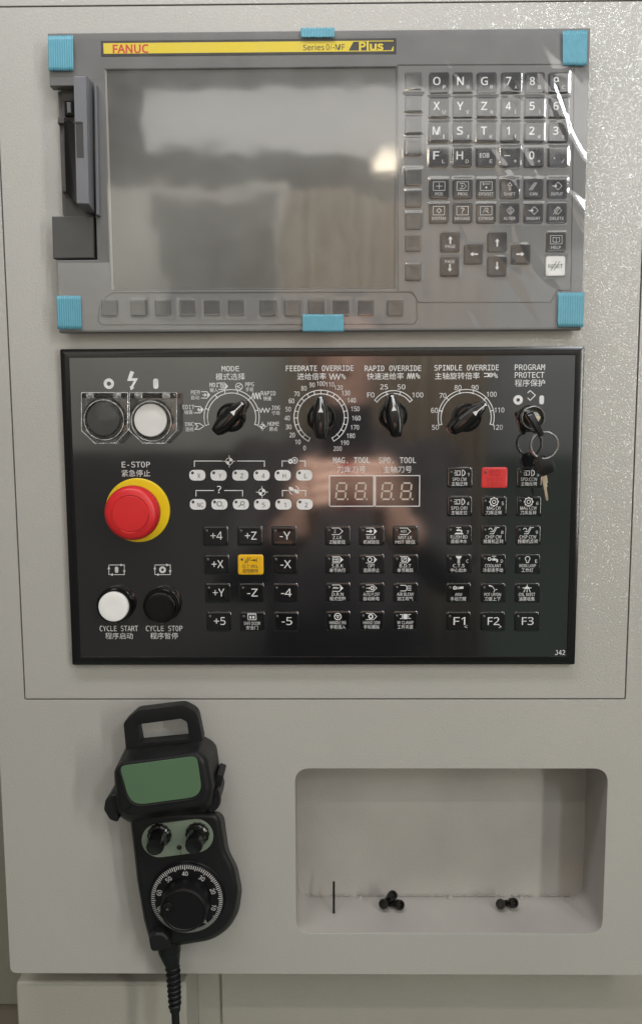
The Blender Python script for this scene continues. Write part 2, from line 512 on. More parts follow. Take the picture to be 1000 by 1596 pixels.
# folded side and bottom returns behind the front sheet
g = G()
edge = roundpoly(cv([(CL + .0004, CB + .0004), (CRt, CB + .0004), (CRt, CT), (CL + .0004, CT)]), [0.006, 0, 0, 0], 6)
n = len(edge)
g.add([(x, y, -0.0026) for x, y in edge] + [(x, y, -0.26) for x, y in edge],
      [(k, (k + 1) % n, n + (k + 1) % n, n + k) for k in range(n)] + [[n + k for k in range(n)]])
obj('side_return', g, 'paint', con)
# cover plate
g = G(); g.prism(roundpoly(cv([(PL, PB), (PR, PB), (PR, PT), (PL, PT)]), 0.001, 3), -0.0025, 0.0, 0.0005, 1)
obj('cover_plate', g, 'paint', con, smooth=12)
g = G(); g.prism(cv([(PL - .01, PB - .01), (PR + .01, PB - .01), (PR + .01, PT + .01), (PL - .01, PT + .01)]), -0.012, -0.009)
obj('seam_shade_backing', g, 'bezel_dark', con)  # dark sheet stands for the shade in the gap round the plate
# recess tray
tray = roundpoly(cv([(RL - .0004, RB - .0004), (RR + .0004, RB - .0004), (RR + .0004, RT + .0004), (RL - .0004, RT + .0004)]), 0.0123, 8)
n = len(tray)
g = G(); g.add([(x, y, -0.0012) for x, y in tray] + [(x, y, -RDEP) for x, y in tray],
               [(k, n + k, n + (k + 1) % n, (k + 1) % n) for k in range(n)])
tr = obj('tray_wall', g, 'paint_in', con)
g = G(); g.prism(cv([(RL - .004, RB - .004), (RR + .004, RB - .004), (RR + .004, RT + .004), (RL - .004, RT + .004)]), -RDEP - .002, -RDEP + .0002)
obj('tray_back', g, 'paint_in', con)
# weld bead along the back edge of the tray floor
ZF = HT + RB - .0004
g = G()
x = RL + .006
while x < RR - .012:
    w = random.uniform(.004, .011)
    pts, rad = [], []
    for k in range(7):
        t = k / 6
        pts.append((x + w * t - base[0], ZF + .0009 + random.uniform(-.0002, .0003) - base[1], -RDEP + .0011))
        rad.append(random.uniform(.0005, .0009) * (0.5 + math.sin(math.pi * t) * .7))
    g.tube(pts, rad, 6)
    x += w * random.uniform(.85, 1.25) + (random.random() < .2) * .006
obj('weld_bead', g, 'weld', tr)
for px_, r_ in ((562, .0022), (701, .0026), (813, .0024)):
    u_, h_ = PF(px_, 1404, ZF)
    g = G(); g.lathe((0, 0), [(r_, 0), (r_ * .93, r_ * .4), (r_ * .6, r_ * .75), (r_ * .2, r_ * .86)], 12)
    g.v = [(a, c, b * .7) for a, b, c in g.v]
    o = obj('weld_spatter', g, 'weld', tr, at=(u_, ZF, -RDEP + .004))

# ---- lower cabinet under the console
LT = P(150, 1531, -0.03)[1]
ll = P(25, 1540, -0.03)[0]
lx = P(290, 1540, -0.03)[0]
lw = thing('lower_cabinet', 'pale grey lower machine cabinet under the console, beside the pendant cable', 'cabinet', (0, 0, -0.03))
g = G(); g.prism(roundpoly([(ll, 0.0), (lx, 0.0), (lx, LT), (ll, LT)], [0, 0, .003, .004], 4), -0.30, 0.0, 0.0022, 3)
obj('door', g, 'paint_low', lw, smooth=12)
lx2 = P(336, 1550, -0.045)[0]
g = G(); g.prism([(lx + .0002, 0), (lx2, 0), (lx2, LT + .06), (lx + .0002, LT + .06)], -0.30, -0.060)
obj('post', g, 'paint_low', lw)
g = G(); g.prism([(lx2 + .0001, 0), (0.6, 0), (0.6, LT + .06), (lx2 + .0001, LT + .06)], -0.30, -0.056, 0.0012, 2)
obj('side_panel', g, 'paint_low', lw, smooth=12)

# ---- machine enclosure behind, seen past the console's left edge
bz = P(5, 1567, -0.28)[1]
bk = thing('machine_enclosure', 'dull beige machine enclosure behind the left edge of the console', 'machine', (-0.8, 0, -0.28))
g = G(); g.prism([(-.9, bz - .0), (.9, bz), (.9, 2.3), (-.9, 2.3)], -0.3, 0.0, 0.003, 2)
obj('upper_panel', g, 'back_paint', bk)
g = G(); g.prism([(-.9, 0), (.9, 0), (.9, bz - .0015), (-.9, bz - .0015)], -0.3, -0.006, 0.003, 2)
obj('lower_panel', g, 'back_dark', bk)

# ================================================================== display unit with keypad
MH = 0.014
ML, MR, MT, MB = -0.2030, 0.1873, 0.2762, 0.0636
mb = (0, HT + MB, 0)
mdi = thing('display_unit', 'dark grey display and keypad unit under clear film, with a yellow badge strip', 'display unit', mb)
def mr(p): return (p[0] - mb[0], p[1] - mb[1])
def mv(x, z): return (x - mb[0], HT + z - mb[1])
sxr = P(147, 270, MH)[0]                                    # right side of the card slot notch
st, sb_ = P(100, 134, MH)[1] - HT, P(100, 405, MH)[1] - HT
front = [mv(ML, MB), mv(MR, MB), mv(MR, MT), mv(ML, MT), mv(ML, st), mv(sxr, st), mv(sxr, sb_), mv(ML, sb_)]
scr = [mr(P(163, 107, MH)), mr(P(616, 105, MH)), mr(P(616, 451, MH)), mr(P(174, 452, MH))]
SL, SR = mr(P(168.5, 280, MH))[0], mr(P(616, 280, MH))[0]
STp, SBt = mr(P(400, 106, MH))[1], mr(P(400, 451, MH))[1]
screen_hole = [(SL, SBt), (SR, SBt), (SR, STp), (SL, STp)]
g = G(); g.holed(front, [screen_hole], 0.006, MH, 0.0007, 2)
obj('housing', g, 'bezel', mdi, smooth=12)
g = G(); g.prism([mv(ML + .006, MB + .005), mv(MR - .005, MB + .005), mv(MR - .005, MT - .003), mv(ML + .006, MT - .003)], 0.0, 0.0061)
obj('rear_flange', g, 'bezel_dark', mdi)
# screen: glass behind a bevelled edge; the left edge's highlight is put into its colour
g = G(); g.prism([(SL - .001, SBt - .001), (SR + .001, SBt - .001), (SR + .001, STp + .001), (SL - .001, STp + .001)], 0.008, MH - .0018)
obj('screen', g, 'lcd', mdi)
def bevel_strip(a, b, inw, h0, h1):
    a, b, i = Vector(a), Vector(b), Vector(inw)
    return G().add([(*a, h1), (*b, h1), (*(b + i), h0), (*(a + i), h0)], [(0, 1, 2, 3)])
M['bevel'] = mat('bevel_highlight', (0.42, 0.40, 0.37), 0.3)  # highlight along the left bevel, given as a lighter colour
obj('screen_bevel', bevel_strip((SL + .0001, STp), (SL + .0001, SBt), (.0011, 0), MH - .0019, MH + .0001), 'bevel', mdi)
obj('screen_bevel', bevel_strip((SL, SBt + .0001), (SR, SBt + .0001), (0, .0008), MH - .0017, MH + .0001), 'bezel', mdi)
# moulded outline lines on the housing
LINE = .0005
def mline(pts, w=LINE):
    return [mr(P(x, y, MH)) for x, y in pts]
for nm, pts in (('keypad_outline', [(620, 455), (619, 101), (894, 100), (889, 452), (868, 452), (857, 471), (651, 471), (643, 455)]),
                ('soft_key_outline', [(176, 456), (639, 455), (648, 462), (650, 497), (645, 505), (160, 506), (153, 500), (155, 480), (166, 462)])):
    q = roundpoly(mline(pts), .001, 3)
    g = G()
    pp = [(x, y, MH + .0001) for x, y in q]
    g.tube(pp + [pp[0]], .00042, 6)
    obj(nm, g, 'bezel_dark', mdi)
# badge strip
bq = [mr(P(158, 89, MH)), mr(P(617, 83, MH)), mr(P(617, 58.5, MH)), mr(P(158, 65, MH))]
bl, br_ = bq[0][0], bq[1][0]
bb, bt = (bq[0][1] + bq[1][1]) / 2, (bq[2][1] + bq[3][1]) / 2
bc = ((bl + br_) / 2, (bb + bt) / 2)
bw, bh = br_ - bl, bt - bb
g = G(); g.prism(rect(bw, bh, bc), MH, MH + .0004, .0001, 1)
badge = obj('badge_strip', g, 'print_black', mdi)
yw, yh = bw - .0040, bh - .0034
g = G(); g.flat(rect(yw, yh, bc), MH + .00046)
obj('yellow_field', g, 'badge_yellow', badge)
def bxy(px_): return mr(P(px_, 73, MH))[0]
g = G(); g.text('FANUC', ((bxy(176) + bxy(232)) / 2, bc[1] - .0004), bxy(232) - bxy(176), .0061, MH + .0005, weight=.025)
obj('lettering', g, 'print_red', badge)
g = G()
g.text('Series', ((bxy(472) + bxy(505)) / 2, bc[1] - .0006), bxy(505) - bxy(472), .0039, MH + .0005, weight=.006)
g.text('0', ((bxy(508) + bxy(513)) / 2, bc[1] - .0005), bxy(513) - bxy(508), .0040, MH + .0005, weight=.006)
g.text('i', ((bxy(514) + bxy(517)) / 2, bc[1] - .0005), bxy(516.5) - bxy(514), .0042, MH + .0005, weight=.006, shear=.3)
g.text('-MF', ((bxy(518) + bxy(537)) / 2, bc[1] - .0005), bxy(537) - bxy(518), .0040, MH + .0005, weight=.006)
obj('lettering', g, 'print_black', badge)
sk = .0035
g = G(); g.flat([(bxy(543), bc[1] - yh / 2 + .0006), (bxy(609), bc[1] - yh / 2 + .0006), (bxy(609) + sk, bc[1] + yh / 2 - .0006), (bxy(543) + sk, bc[1] + yh / 2 - .0006)], MH + .0005)
obj('emblem_field', g, 'print_black', badge)
g = G(); g.text('Plus', ((bxy(559) + bxy(597)) / 2, bc[1]), bxy(597) - bxy(559), .0064, MH + .00055, weight=.03)
obj('lettering', g, 'badge_yellow', badge)

# keys of the display unit
BUMPS = []                                                  # where the film lies over keys
MKW = PX(30.5, 210, 770, MH)
SKW = PX(25.5, 300, 640, MH)
KTOP = MH + .0016
def dished(w, h, r, h0, h1, dish):
    g = G()
    n = 36
    o = resample(rrect(w, h, r, n=4), n)
    def ringz(s_, z): return [(p.x * s_, p.y * s_, z) for p in o]
    e = .0005 / (w / 2)
    g.loft([ringz(1, h0), ringz(1, h1 - .0004), ringz(1 - e * .5, h1 - .0001), ringz(1 - e * 1.4, h1), ringz(.62, h1 - dish * .7), ringz(.25, h1 - dish)], cap0=False)
    return g
me_key = mesh_of('key', dished(MKW, MKW, .0011, 0, .0016, .0005), 40); me_key.materials.append(M['mdikey'])
me_wkey = mesh_of('key', dished(MKW, MKW, .0011, 0, .0016, .0005), 40); me_wkey.materials.append(M['white_key'])
me_soft = mesh_of('soft_key', dished(SKW, SKW, .0008, 0, .0013, .0004), 40); me_soft.materials.append(M['softkey'])
LW = .00032
def arrow(g, c, ang, L, w, h, head=.0016, fill=True):
    ca, sa = math.cos(ang), math.sin(ang)
    def T(x, y): return (c[0] + x * ca - y * sa, c[1] + x * sa + y * ca)
    g.stroke([T(-L / 2, 0), T(L / 2 - head, 0)], w, h)
    g.flat([T(L / 2, 0), T(L / 2 - head, head * .75), T(L / 2 - head, -head * .75)], h + 1e-5)
def mkey(px_, py_, legend=None, white=False):
    c = mr(P(px_, py_, MH))
    k = obj('key', None, None, mdi, at=(c[0] + mb[0], c[1] + mb[1], MH), me=me_wkey if white else me_key)
    BUMPS.append((c[0], c[1], MKW, .0016))
    if legend:
        g = G(); legend(g)
        obj('legend', g, 'print_black' if white else 'print_white', k)
    return k
KH = .00165
def two(a, b):
    def f(g):
        if a == '-': g.stroke([(-.0042, .0008), (-.0005, .0008)], .0006, KH)
        elif a == '.': g.flat(circle((-.0026, -.001), .0005, 10), KH)
        elif a == 'EOB': g.text('EOB', (-.0012, .0010), .0070, .0032, KH, weight=.01)
        else:
            wd = {'M': .0052, 'O': .0050, 'N': .0046, 'G': .0048, 'H': .0046, 'X': .0046, 'Y': .0046}.get(a, .0036 if a.isdigit() else .0042)
            if a == '1': wd = .0022
            g.text(a, (-.0018, .0010), wd * 1.05, .0057, KH, weight=.014)
        if b == '/': g.stroke([(.0028, -.0042), (.0044, -.0020)], .00035, KH)
        elif b == '*': g.text('*', (.0036, -.0030), .0018, .0018, KH)
        elif b == '+': g.stroke([(.0026, -.0030), (.0046, -.0030)], .00035, KH); g.stroke([(.0036, -.0040), (.0036, -.0020)], .00035, KH + 2e-5)
        elif b == '=': g.stroke([(.0027, -.0027), (.0045, -.0027)], .0003, KH); g.stroke([(.0027, -.0036), (.0045, -.0036)], .0003, KH)
        elif b in '[],': g.text(b, (.0036, -.0031), .0008, .0026, KH)
        else: g.text(b, (.0036, -.0032), .0027 if len(b) == 2 else .0021, .0025, KH)
    return f
rows = [['O P', 'N Q', 'G R', '7 A', '8 B', '9 C'], ['X U', 'Y V', 'Z W', '4 [', '5 ]', '6 SP'],
        ['M I', 'S J', 'T K', '1 ,', '2 #', '3 ='], ['F L', 'H D', 'EOB E', '- +', '0 *', '. /']]
kx = [683.6, 720.2, 757.4, 794.9, 831.8, 869]
for r, yy in enumerate((129.9, 168.6, 207, 245.4)):
    for c_, xx in enumerate(kx):
        mkey(xx - r * .35, yy, two(*rows[r][c_].split(' ')))
def lab(t, w=None):
    def f(g): g.text(t, (0, -.0038), w or min(.0108, .0016 * len(t) + .0006), .0021, KH)
    return f
def scrbox(g):
    g.stroke([(-.0042, -.0013), (.0042, -.0013), (.0042, .0047), (-.0042, .0047)], LW, KH, True)
def dia(g, c=(0, .0018), s=.0026):
    g.stroke([(c[0] - s, c[1]), (c[0], c[1] + s), (c[0] + s, c[1]), (c[0], c[1] - s)], LW, KH, True)
def fk(name):
    def f(g):
        lab(name)(g)
        if name in ('POS', 'PROG', 'OFS/SET', 'SYSTEM', 'MESSAGE', 'CSTM/GR'): scrbox(g)
        if name == 'POS':
            g.stroke([(-.0022, .0017), (.0022, .0017)], LW, KH); g.stroke([(0, -.0003), (0, .0038)], LW, KH + 2e-5)
        if name == 'PROG':
            g.stroke([(-.002, .0036), (.0008, .0036), (.0026, .0017), (.0008, -.0002), (-.002, -.0002)], LW, KH); g.stroke([(-.0012, .0026), (.0002, .0017), (-.0012, .0008)], LW, KH)
        if name == 'OFS/SET':
            g.stroke([(-.0026, .0032), (.0026, .0032)], LW, KH); g.stroke([(-.0022, .0024), (-.0022, .0040)], LW, KH + 2e-5); g.flat(circle((0, .0008), .0007, 10), KH)
        if name == 'SYSTEM': dia(g, (.0002, .0017), .0017)
        if name == 'MESSAGE': g.text('?', (0, .0017), .0026, .0042, KH)
        if name == 'CSTM/GR':
            g.stroke([(-.002, .0005), (-.0006, .0034), (.0012, .0034), (.0012, .0016), (-.0004, .0016), (.0018, .0002)], LW, KH)
        if name == 'SHIFT':
            g.stroke([(-.0006, -.001), (-.0006, .0022), (-.0015, .0022), (0, .0044), (.0015, .0022), (.0006, .0022), (.0006, -.001)], LW, KH, True)
        if name == 'CAN':
            for d in (-.0010, 0, .0010): g.stroke([(-.0022 + d, -.0010), (.0014 + d, .0042)], LW * .9, KH)
        if name in ('INPUT', 'INSERT', 'ALTER', 'DELETE'):
            dia(g, (.0006, .0018), .0028)
        if name in ('INPUT', 'INSERT'): arrow(g, (-.0016, .0018), 0, .0034, .0006, KH)
        if name == 'ALTER': g.text('S', (.0006, .0018), .0018, .0030, KH)
        if name == 'DELETE':
            for d in (-.0008, .0006): g.stroke([(-.0018 + d, -.0008), (.0016 + d, .0042)], LW, KH)
        if name == 'HELP':
            scrbox(g); g.stroke([(-.0024, .0002), (-.0024, .0034), (0, .0030), (.0024, .0034), (.0024, .0002), (0, -.0002)], LW, KH, True); g.stroke([(0, -.0002), (0, .0030)], LW, KH + 2e-5)
    return f
for c_, t in enumerate(('POS', 'PROG', 'OFS/SET', 'SHIFT', 'CAN', 'INPUT')): mkey((683.3, 719.9, 756.5, 793, 830, 866.6)[c_], 294.8, fk(t))
for c_, t in enumerate(('SYSTEM', 'MESSAGE', 'CSTM/GR', 'ALTER', 'INSERT', 'DELETE')): mkey((682.8, 719.6, 756.2, 792.7, 829.7, 866.2)[c_], 332.9, fk(t))
def pg(up):
    def f(g):
        g.text('PAGE', (0, -.0030 if up else .0036), .0072, .0023, KH)
        arrow(g, (0, .0018 if up else -.0012), math.pi / 2 if up else -math.pi / 2, .0050, .0011, KH, .0022)
    return f
def ar(a): return lambda g: arrow(g, (0, 0), a, .0052, .0011, KH, .0022)
mkey(700.7, 378.2, pg(True)); mkey(700, 416, pg(False))
mkey(737, 396.8, ar(math.pi)); mkey(810, 396.8, ar(0)); mkey(773.6, 378.2, ar(math.pi / 2)); mkey(773.3, 415.7, ar(-math.pi / 2))
mkey(865, 378, fk('HELP'))
def rst(g):
    g.text('RESET', (0, 0), .0108, .0028, KH)
    for d in (-.0012, .0012): g.stroke([(-.0022 + d, -.0030), (.0018 + d, .0034)], LW, KH + 4e-5)
tag(mkey(864, 415.4, rst, True), 'white reset key at the corner of the keypad')
for px_, py_ in [(643.4, y) for y in (126.6, 162, 196, 230, 276.8, 310.4, 345, 379.4, 424.4)] + \
        [(x, 480) for x in (171, 216.5, 254.5, 292.5, 330.5, 368.5, 417.5, 455.5, 493.5, 531.5, 570, 615.5)]:
    c = mr(P(px_, py_, MH))
    obj('soft_key', None, None, mdi, at=(c[0] + mb[0], c[1] + mb[1], MH), me=me_soft)
    BUMPS.append((c[0], c[1], SKW, .0013))

# card slot with its open door
c0, c1 = mr(P(82, 150, .002)), mr(P(147, 334, MH))
g = G()
x0s, x1s = mv(ML, 0)[0] + .0030, mv(sxr, 0)[0]
y0s, y1s = mr(P(100, 330, MH))[1], mv(0, st)[1]
g.prism([(x0s, y0s), (x1s - .0003, y0s), (x1s - .0003, y1s - .0003), (x0s, y1s - .0003)], .0005, .0042)
slot = obj('card_slot', g, 'slot', mdi)
def quadp(pts, h0, h1, m, nm, par, bev=.0004):
    g = G(); g.prism([mr(P(x, y, h1)) for x, y in pts], h0, h1, bev, 1)
    return obj(nm, g, m, par)
quadp([(100, 157), (114, 157), (115, 180), (101, 180)], .0042, .009, 'blackgloss', 'ejector_lever', slot)
quadp([(104, 159), (110, 159), (111, 176), (105, 176)], .0090, .0108, 'bezel', 'latch', slot)
quadp([(91, 182), (101, 182), (101, 192), (90, 192)], .0042, .0085, 'bezel_dark', 'latch', slot)
quadp([(100, 188), (106, 186), (119, 195), (121, 319), (103, 300), (101, 230)], .0042, .0098, 'blackgloss', 'card_guide', slot)
quadp([(96, 289), (104, 289), (104, 299), (97, 299)], .0042, .0090, 'bezel_dark', 'latch', slot)
# lower dust cover below the slot
quadp([(81, 337), (145, 337), (146, 402), (83, 403)], .0045, MH + .0008, 'bezel_dark', 'dust_cover', mdi, .0006)
g = G(); g.prism([(x0s + .001, mv(0, sb_)[1] + .0004), (x1s - .0003, mv(0, sb_)[1] + .0004), (x1s - .0003, y0s), (x0s + .001, y0s)], .0005, .0046)
obj('cover_seat', g, 'slot', mdi)
# the door stands open, its near edge to the viewer
DH = .036
fr_ = [mr(P(115, 119, DH)), mr(P(134, 119, DH)), mr(P(139, 318, DH)), mr(P(120, 317.5, DH))]
bk_ = [mr(P(133, 128, MH - .004)), mr(P(148, 131, MH - .004)), mr(P(150, 334, MH - .004)), mr(P(134, 334, MH - .004))]
g = G()
lo = [[(p[0], p[1], MH - .004) for p in bk_]]
mid = [(Vector(bk_[k]).lerp(Vector(fr_[k]), .93)) for k in range(4)]
lo.append([(p[0], p[1], MH - .004 + (DH - MH + .004) * .96) for p in mid])
cen = sum((Vector(p) for p in fr_), Vector((0, 0))) / 4
lo.append([(*(Vector(p) + (cen - Vector(p)).normalized() * .0005), DH) for p in fr_])
g.loft([l[::-1] for l in lo])
door = obj('card_door', g, 'door', mdi, smooth=20)
quadp([(118, 190), (129.5, 190), (131, 246), (120, 246)], DH - .0002, DH + .00015, 'softkey', 'finger_grip', door, 0)
quadp([(115.5, 189), (127, 189), (127, 191), (115.5, 191)], DH - .0002, DH + .0006, 'bezel_dark', 'notch', door, 0)
g = G()
ridge = [mr(P(150, 134, MH)), mr(P(154, 136, MH)), mr(P(158, 338, MH)), mr(P(153, 338, MH))]
g.prism(ridge, MH - .001, MH + .006, .0006, 1)
obj('hinge_rail', g, 'door', mdi)

# ---- protective film lying over the unit
nx, nz = 430, 236
x0, z0 = mv(ML + .0012, MB + .0016)
x1, z1 = mv(MR - .0008, MT - .0012)
nxl, nzl = mv(sxr + .010, 0)[0], (mv(0, sb_ - .003)[1], mv(0, st + .004)[1])
def film_h(x, z):
    h = MH + .0006
    e = -9.0
    for bx, bz_, w, t in BUMPS:
        dx, dz = abs(x - bx), abs(z - bz_)
        if dx > w * .5 + .002 or dz > w * .5 + .002: continue
        d = max(dx, dz) - w * .5
        s_ = 1 - min(1, max(0, (d + .0006) / .0022))
        s_ = s_ * s_ * (3 - 2 * s_)
        dish = max(0, 1 - (dx * dx + dz * dz) / (w * .45) ** 2) * .0005
        e = max(e, (.00006 + .00012 * (.5 + .5 * math.sin(bx * 917 + bz_ * 1371))) * s_)
    inner = max(0, min(1, min(x - x0, x1 - x, z - z0, z1 - z) / .005))
    inner = inner * inner * (3 - 2 * inner)
    h += .0014 + (e if e > -1 else 0) * inner
    p = Vector((x, z, 0))
    h += .00022 * noise.noise(p * 13) + .000025 * noise.noise(p * 60 + Vector((3, 1, 0)))
    # creases run down from the keypad's upper right
    wr = noise.noise(Vector((x * 60 + z * 35, z * 18, 4.2)))
    h += .0009 * max(0, wr - .22) * max(0, min(1, (x - .07) / .05))
    return h
g = G()
vid = {}
vs = []
for j in range(nz + 1):
    for i in range(nx + 1):
        x, z = x0 + (x1 - x0) * i / nx, z0 + (z1 - z0) * j / nz
        vs.append((x - 0, z, film_h(x, z)))
fs = []
for j in range(nz):
    for i in range(nx):
        x, z = x0 + (x1 - x0) * (i + .5) / nx, z0 + (z1 - z0) * (j + .5) / nz
        if x < nxl and nzl[0] < z < nzl[1]: continue
        k = j * (nx + 1) + i
        fs.append((k, k + 1, k + nx + 2, k + nx + 1))
g.add(vs, fs)
fm = obj('protective_film', g, 'film', None, at=mb, smooth=80)
tag(fm, 'clear wrinkled protective film taped over the whole display unit', 'film')

# ---- blue tape holding the film
def tape(corners, h, label, vertical=True, wrap=0):
    pts = [P(x, y, h) for x, y in corners]
    c = sum(pts, Vector((0, 0))) / 4
    q = [p - c for p in pts]                                # tl, tr, br, bl
    n = 34
    g = G()
    vs, fs = [], []
    for j in range(2 * n + 1):
        t = j / (2 * n)
        ridge = .00022 * (.5 - .5 * math.cos(2 * math.pi * j * (11 if vertical else 22) / (2 * n)))
        for s_ in [k / 8 for k in range(9)]:
            if vertical: p = (q[0].lerp(q[1], t)).lerp(q[3].lerp(q[2], t), s_)
            else: p = (q[0].lerp(q[1], t)).lerp(q[3].lerp(q[2], t), s_)
            jag = .0007 * (random.random() - .5) * (1 if s_ in (0, 1) else 0)
            vs.append((p.x, p.y + jag, ridge + .00008 * noise.noise(Vector((p.x * 90, p.y * 90, 2)))))
    for j in range(2 * n):
        for k in range(8):
            a = j * 9 + k
            fs.append((a, a + 1, a + 10, a + 9))
    g.add(vs, fs)
    # edges folded down to the film give the tape its thickness
    o = obj('tape_piece', g, 'tape', None, at=(c.x, c.y, h), smooth=25)
    sm = o.modifiers.new('thickness', 'SOLIDIFY'); sm.thickness = .00010; sm.offset = -1
    return tag(o, label, 'tape', 'blue tape pieces on the display unit')
TH = MH + .0026
tape([(75, 56), (114, 55), (115, 110), (76, 110)], TH, 'blue ribbed tape at the upper left corner of the display unit')
tape([(876, 48), (915, 47), (914, 102), (876, 102)], TH, 'pale glaring blue tape at the upper right corner of the display unit')
tape([(88, 461), (126, 461), (128, 513), (90, 513)], TH, 'blue ribbed tape at the lower left corner of the display unit')
tape([(869, 456), (910, 456), (908, 510), (868, 509)], TH, 'blue ribbed tape at the lower right corner of the display unit')
tape([(471, 490), (535, 490), (536, 517), (471, 517)], TH + .0003, 'blue tape strip over the lower soft keys at the bottom edge', False)
tape([(468, 43.5), (521, 43), (521, 58), (469, 58.5)], TH, 'short blue tape strip at the middle of the top edge')
#PART3
# ================================================================== operator panel
OH = 0.0065
tl, tr_, bl_, br2 = P(92, 544, OH), P(909, 540, OH), P(115, 1037, OH), P(896, 1035, OH)
OL, OR, OT, OB = (tl.x + bl_.x) / 2, (tr_.x + br2.x) / 2, (tl.y + tr_.y) / 2, (bl_.y + br2.y) / 2
ob = ((OL + OR) / 2, OB, 0)
opn = thing('operator_panel', 'black machine operator panel with rotary switches, emergency stop and membrane keys', 'control panel', ob)
def opx(x, y, h=OH):
    p = P(x, y, h)
    return Vector((p.x - ob[0], p.y - ob[1]))
ow, oh_ = OR - OL, OT - OB
FB = PX(13, 560, 100)
panel_rect = [(-ow / 2, 0), (ow / 2, 0), (ow / 2, oh_), (-ow / 2, oh_)]
inner = [(-ow / 2 + FB, FB), (ow / 2 - FB, FB), (ow / 2 - FB, oh_ - FB), (-ow / 2 + FB, oh_ - FB)]
g = G(); g.holed(roundpoly(panel_rect, .0012, 3), [inner], 0.0, OH, .0007, 2)
obj('frame', g, 'frame_black', opn)
PH = OH - .0006
g = G(); g.prism([(x * .9995, y) for x, y in inner], 0.0, PH)
obj('membrane', g, 'overlay', opn)
PR = PH + .00006                                            # height of printing on the membrane
S1 = PX(1, 700)                                             # one photograph pixel on the panel

def lettering(body, x, y, wpx, hpx, m='print_white', weight=.0, parent=None, h=None, mono=False):
    c = opx(x, y, PH)
    g = G(); g.text(body, c, wpx * S1, hpx * S1, PR if h is None else h, weight=weight, mono=mono)
    return obj('lettering', g, m, parent or opn, smooth=None)
def strokes(lines, wpx, name='symbol', fills=(), m='print_white', closed=()):
    g = G()
    for i, l in enumerate(lines): g.stroke([opx(x, y, PH) for x, y in l], wpx * S1, PR + 1e-5 * (i % 4), i in closed)
    for l in fills: g.flat([opx(x, y, PH) for x, y in l][::-1], PR + 5e-5)
    return obj(name, g, m, opn, smooth=None)
WT = .004
for a in [('MODE', 359, 574.6, 27, 8.2), ('模式选择', 359, 587, 45, 10.5), ('FEEDRATE OVERRIDE', 498, 574, 103, 8.6),
          ('进给倍率', 485.5, 586.6, 44, 10.5), ('RAPID OVERRIDE', 612, 574, 86, 8.6), ('快速进给率', 600, 586.3, 56, 10.5),
          ('SPINDLE OVERRIDE', 726.5, 573, 98, 8.6), ('主轴旋转倍率', 712, 585.8, 68, 10.5), ('PROGRAM', 825, 572.4, 46, 8.8),
          ('PROTECT', 824.5, 584.4, 45, 8.8), ('程序保护', 825, 596.8, 46, 10.8), ('E-STOP', 212, 724, 44, 9), ('紧急停止', 212, 737.5, 44.5, 10.5),
          ('CYCLE START', 185.5, 979.5, 61, 9), ('程序启动', 186, 991, 44, 10.5), ('CYCLE STOP', 256, 979.5, 58, 9), ('程序暂停', 256, 991, 44, 10.5),
          ('MAG. TOOL', 547.5, 717.3, 57, 9.2), ('刀库刀号', 547, 731.5, 44, 10.5), ('SPD. TOOL', 619, 717.3, 57.5, 9.2), ('主轴刀号', 619, 731.5, 44, 10.5),
          ('%', 535, 587, 7, 8), ('%', 650.5, 586, 7, 8), ('%', 771.5, 585, 7, 8), ('J42', 872, 1017, 15.5, 8)]:
    lettering(*a, weight=WT if ord(a[0][0]) < 1000 else .002, mono=True)

# small printed symbols beside the headings
def zig(x0, x1, y, amp, n, round_=False):
    pts = []
    m = n * 8 if round_ else n * 2
    for k in range(m + 1):
        t = k / m
        if round_: yy = y + amp * math.cos(2 * math.pi * n * t)
        else: yy = y + amp * (1 if k % 2 else -1)
        pts.append((x0 + (x1 - x0) * t, yy))
    return pts
strokes([zig(513, 530, 587, 4, 3)], 1.3)
strokes([zig(634, 646, 586, 4, 3, True)], 1.2)
strokes([[(754, 582), (760, 582), (760, 587), (754, 587)], zig(760, 766, 584.5, 0, 1)], 1.2)
g = G(); c = opx(764, 584.5, PH); g.ring(c, 3.4 * S1, 2.3 * S1, 0, 360, PR, 20); obj('symbol', g, 'print_white', opn, smooth=None)

# ---- rotary switches
def dial(cx, cy, rout, rin, a0, a1, ticks, name='dial_scale'):
    c = opx(cx, cy, PH)
    g = G(); lw = 1.25 * S1
    R1, R2 = rout * S1, rin * S1
    g.ring(c, R1, R1 - lw, a0, a1, PR, 64); g.ring(c, R2 + lw, R2, a0, a1, PR, 64)
    for t in ticks:
        a = math.radians(t); d = Vector((math.sin(a), math.cos(a)))
        g.stroke([c + d * R2, c + d * (R1 - lw * .4)], lw, PR + 2e-5)
    return obj(name, g, 'print_white', opn, smooth=None)
dial(361, 650.5, 43, 36.6, -107, 107, [-107, -71, -35.7, -14, 14, 45, 75, 107])
dial(500, 650.5, 42, 35.3, -152, 152, [-152 + 304 * k / 20 for k in range(21)])
dial(612.5, 645, 36, 30.3, -54, 54, [-54, -18, 18, 54])
dial(725.7, 651, 43.5, 37.8, -105, 105, [-105 + 210 * k / 7 for k in range(8)])
for k in range(21):
    a = math.radians(-152 + 304 * k / 20)
    t = str(k * 10)
    rr = 52.5 + (2.5 if len(t) == 3 else 0) * abs(math.sin(a)) + (1.5 if k in (0, 20) else 0)
    lettering(t, 500 + rr * math.sin(a), 650.5 - rr * math.cos(a), 4.4 * len(t) - .4, 7.2, weight=.002)
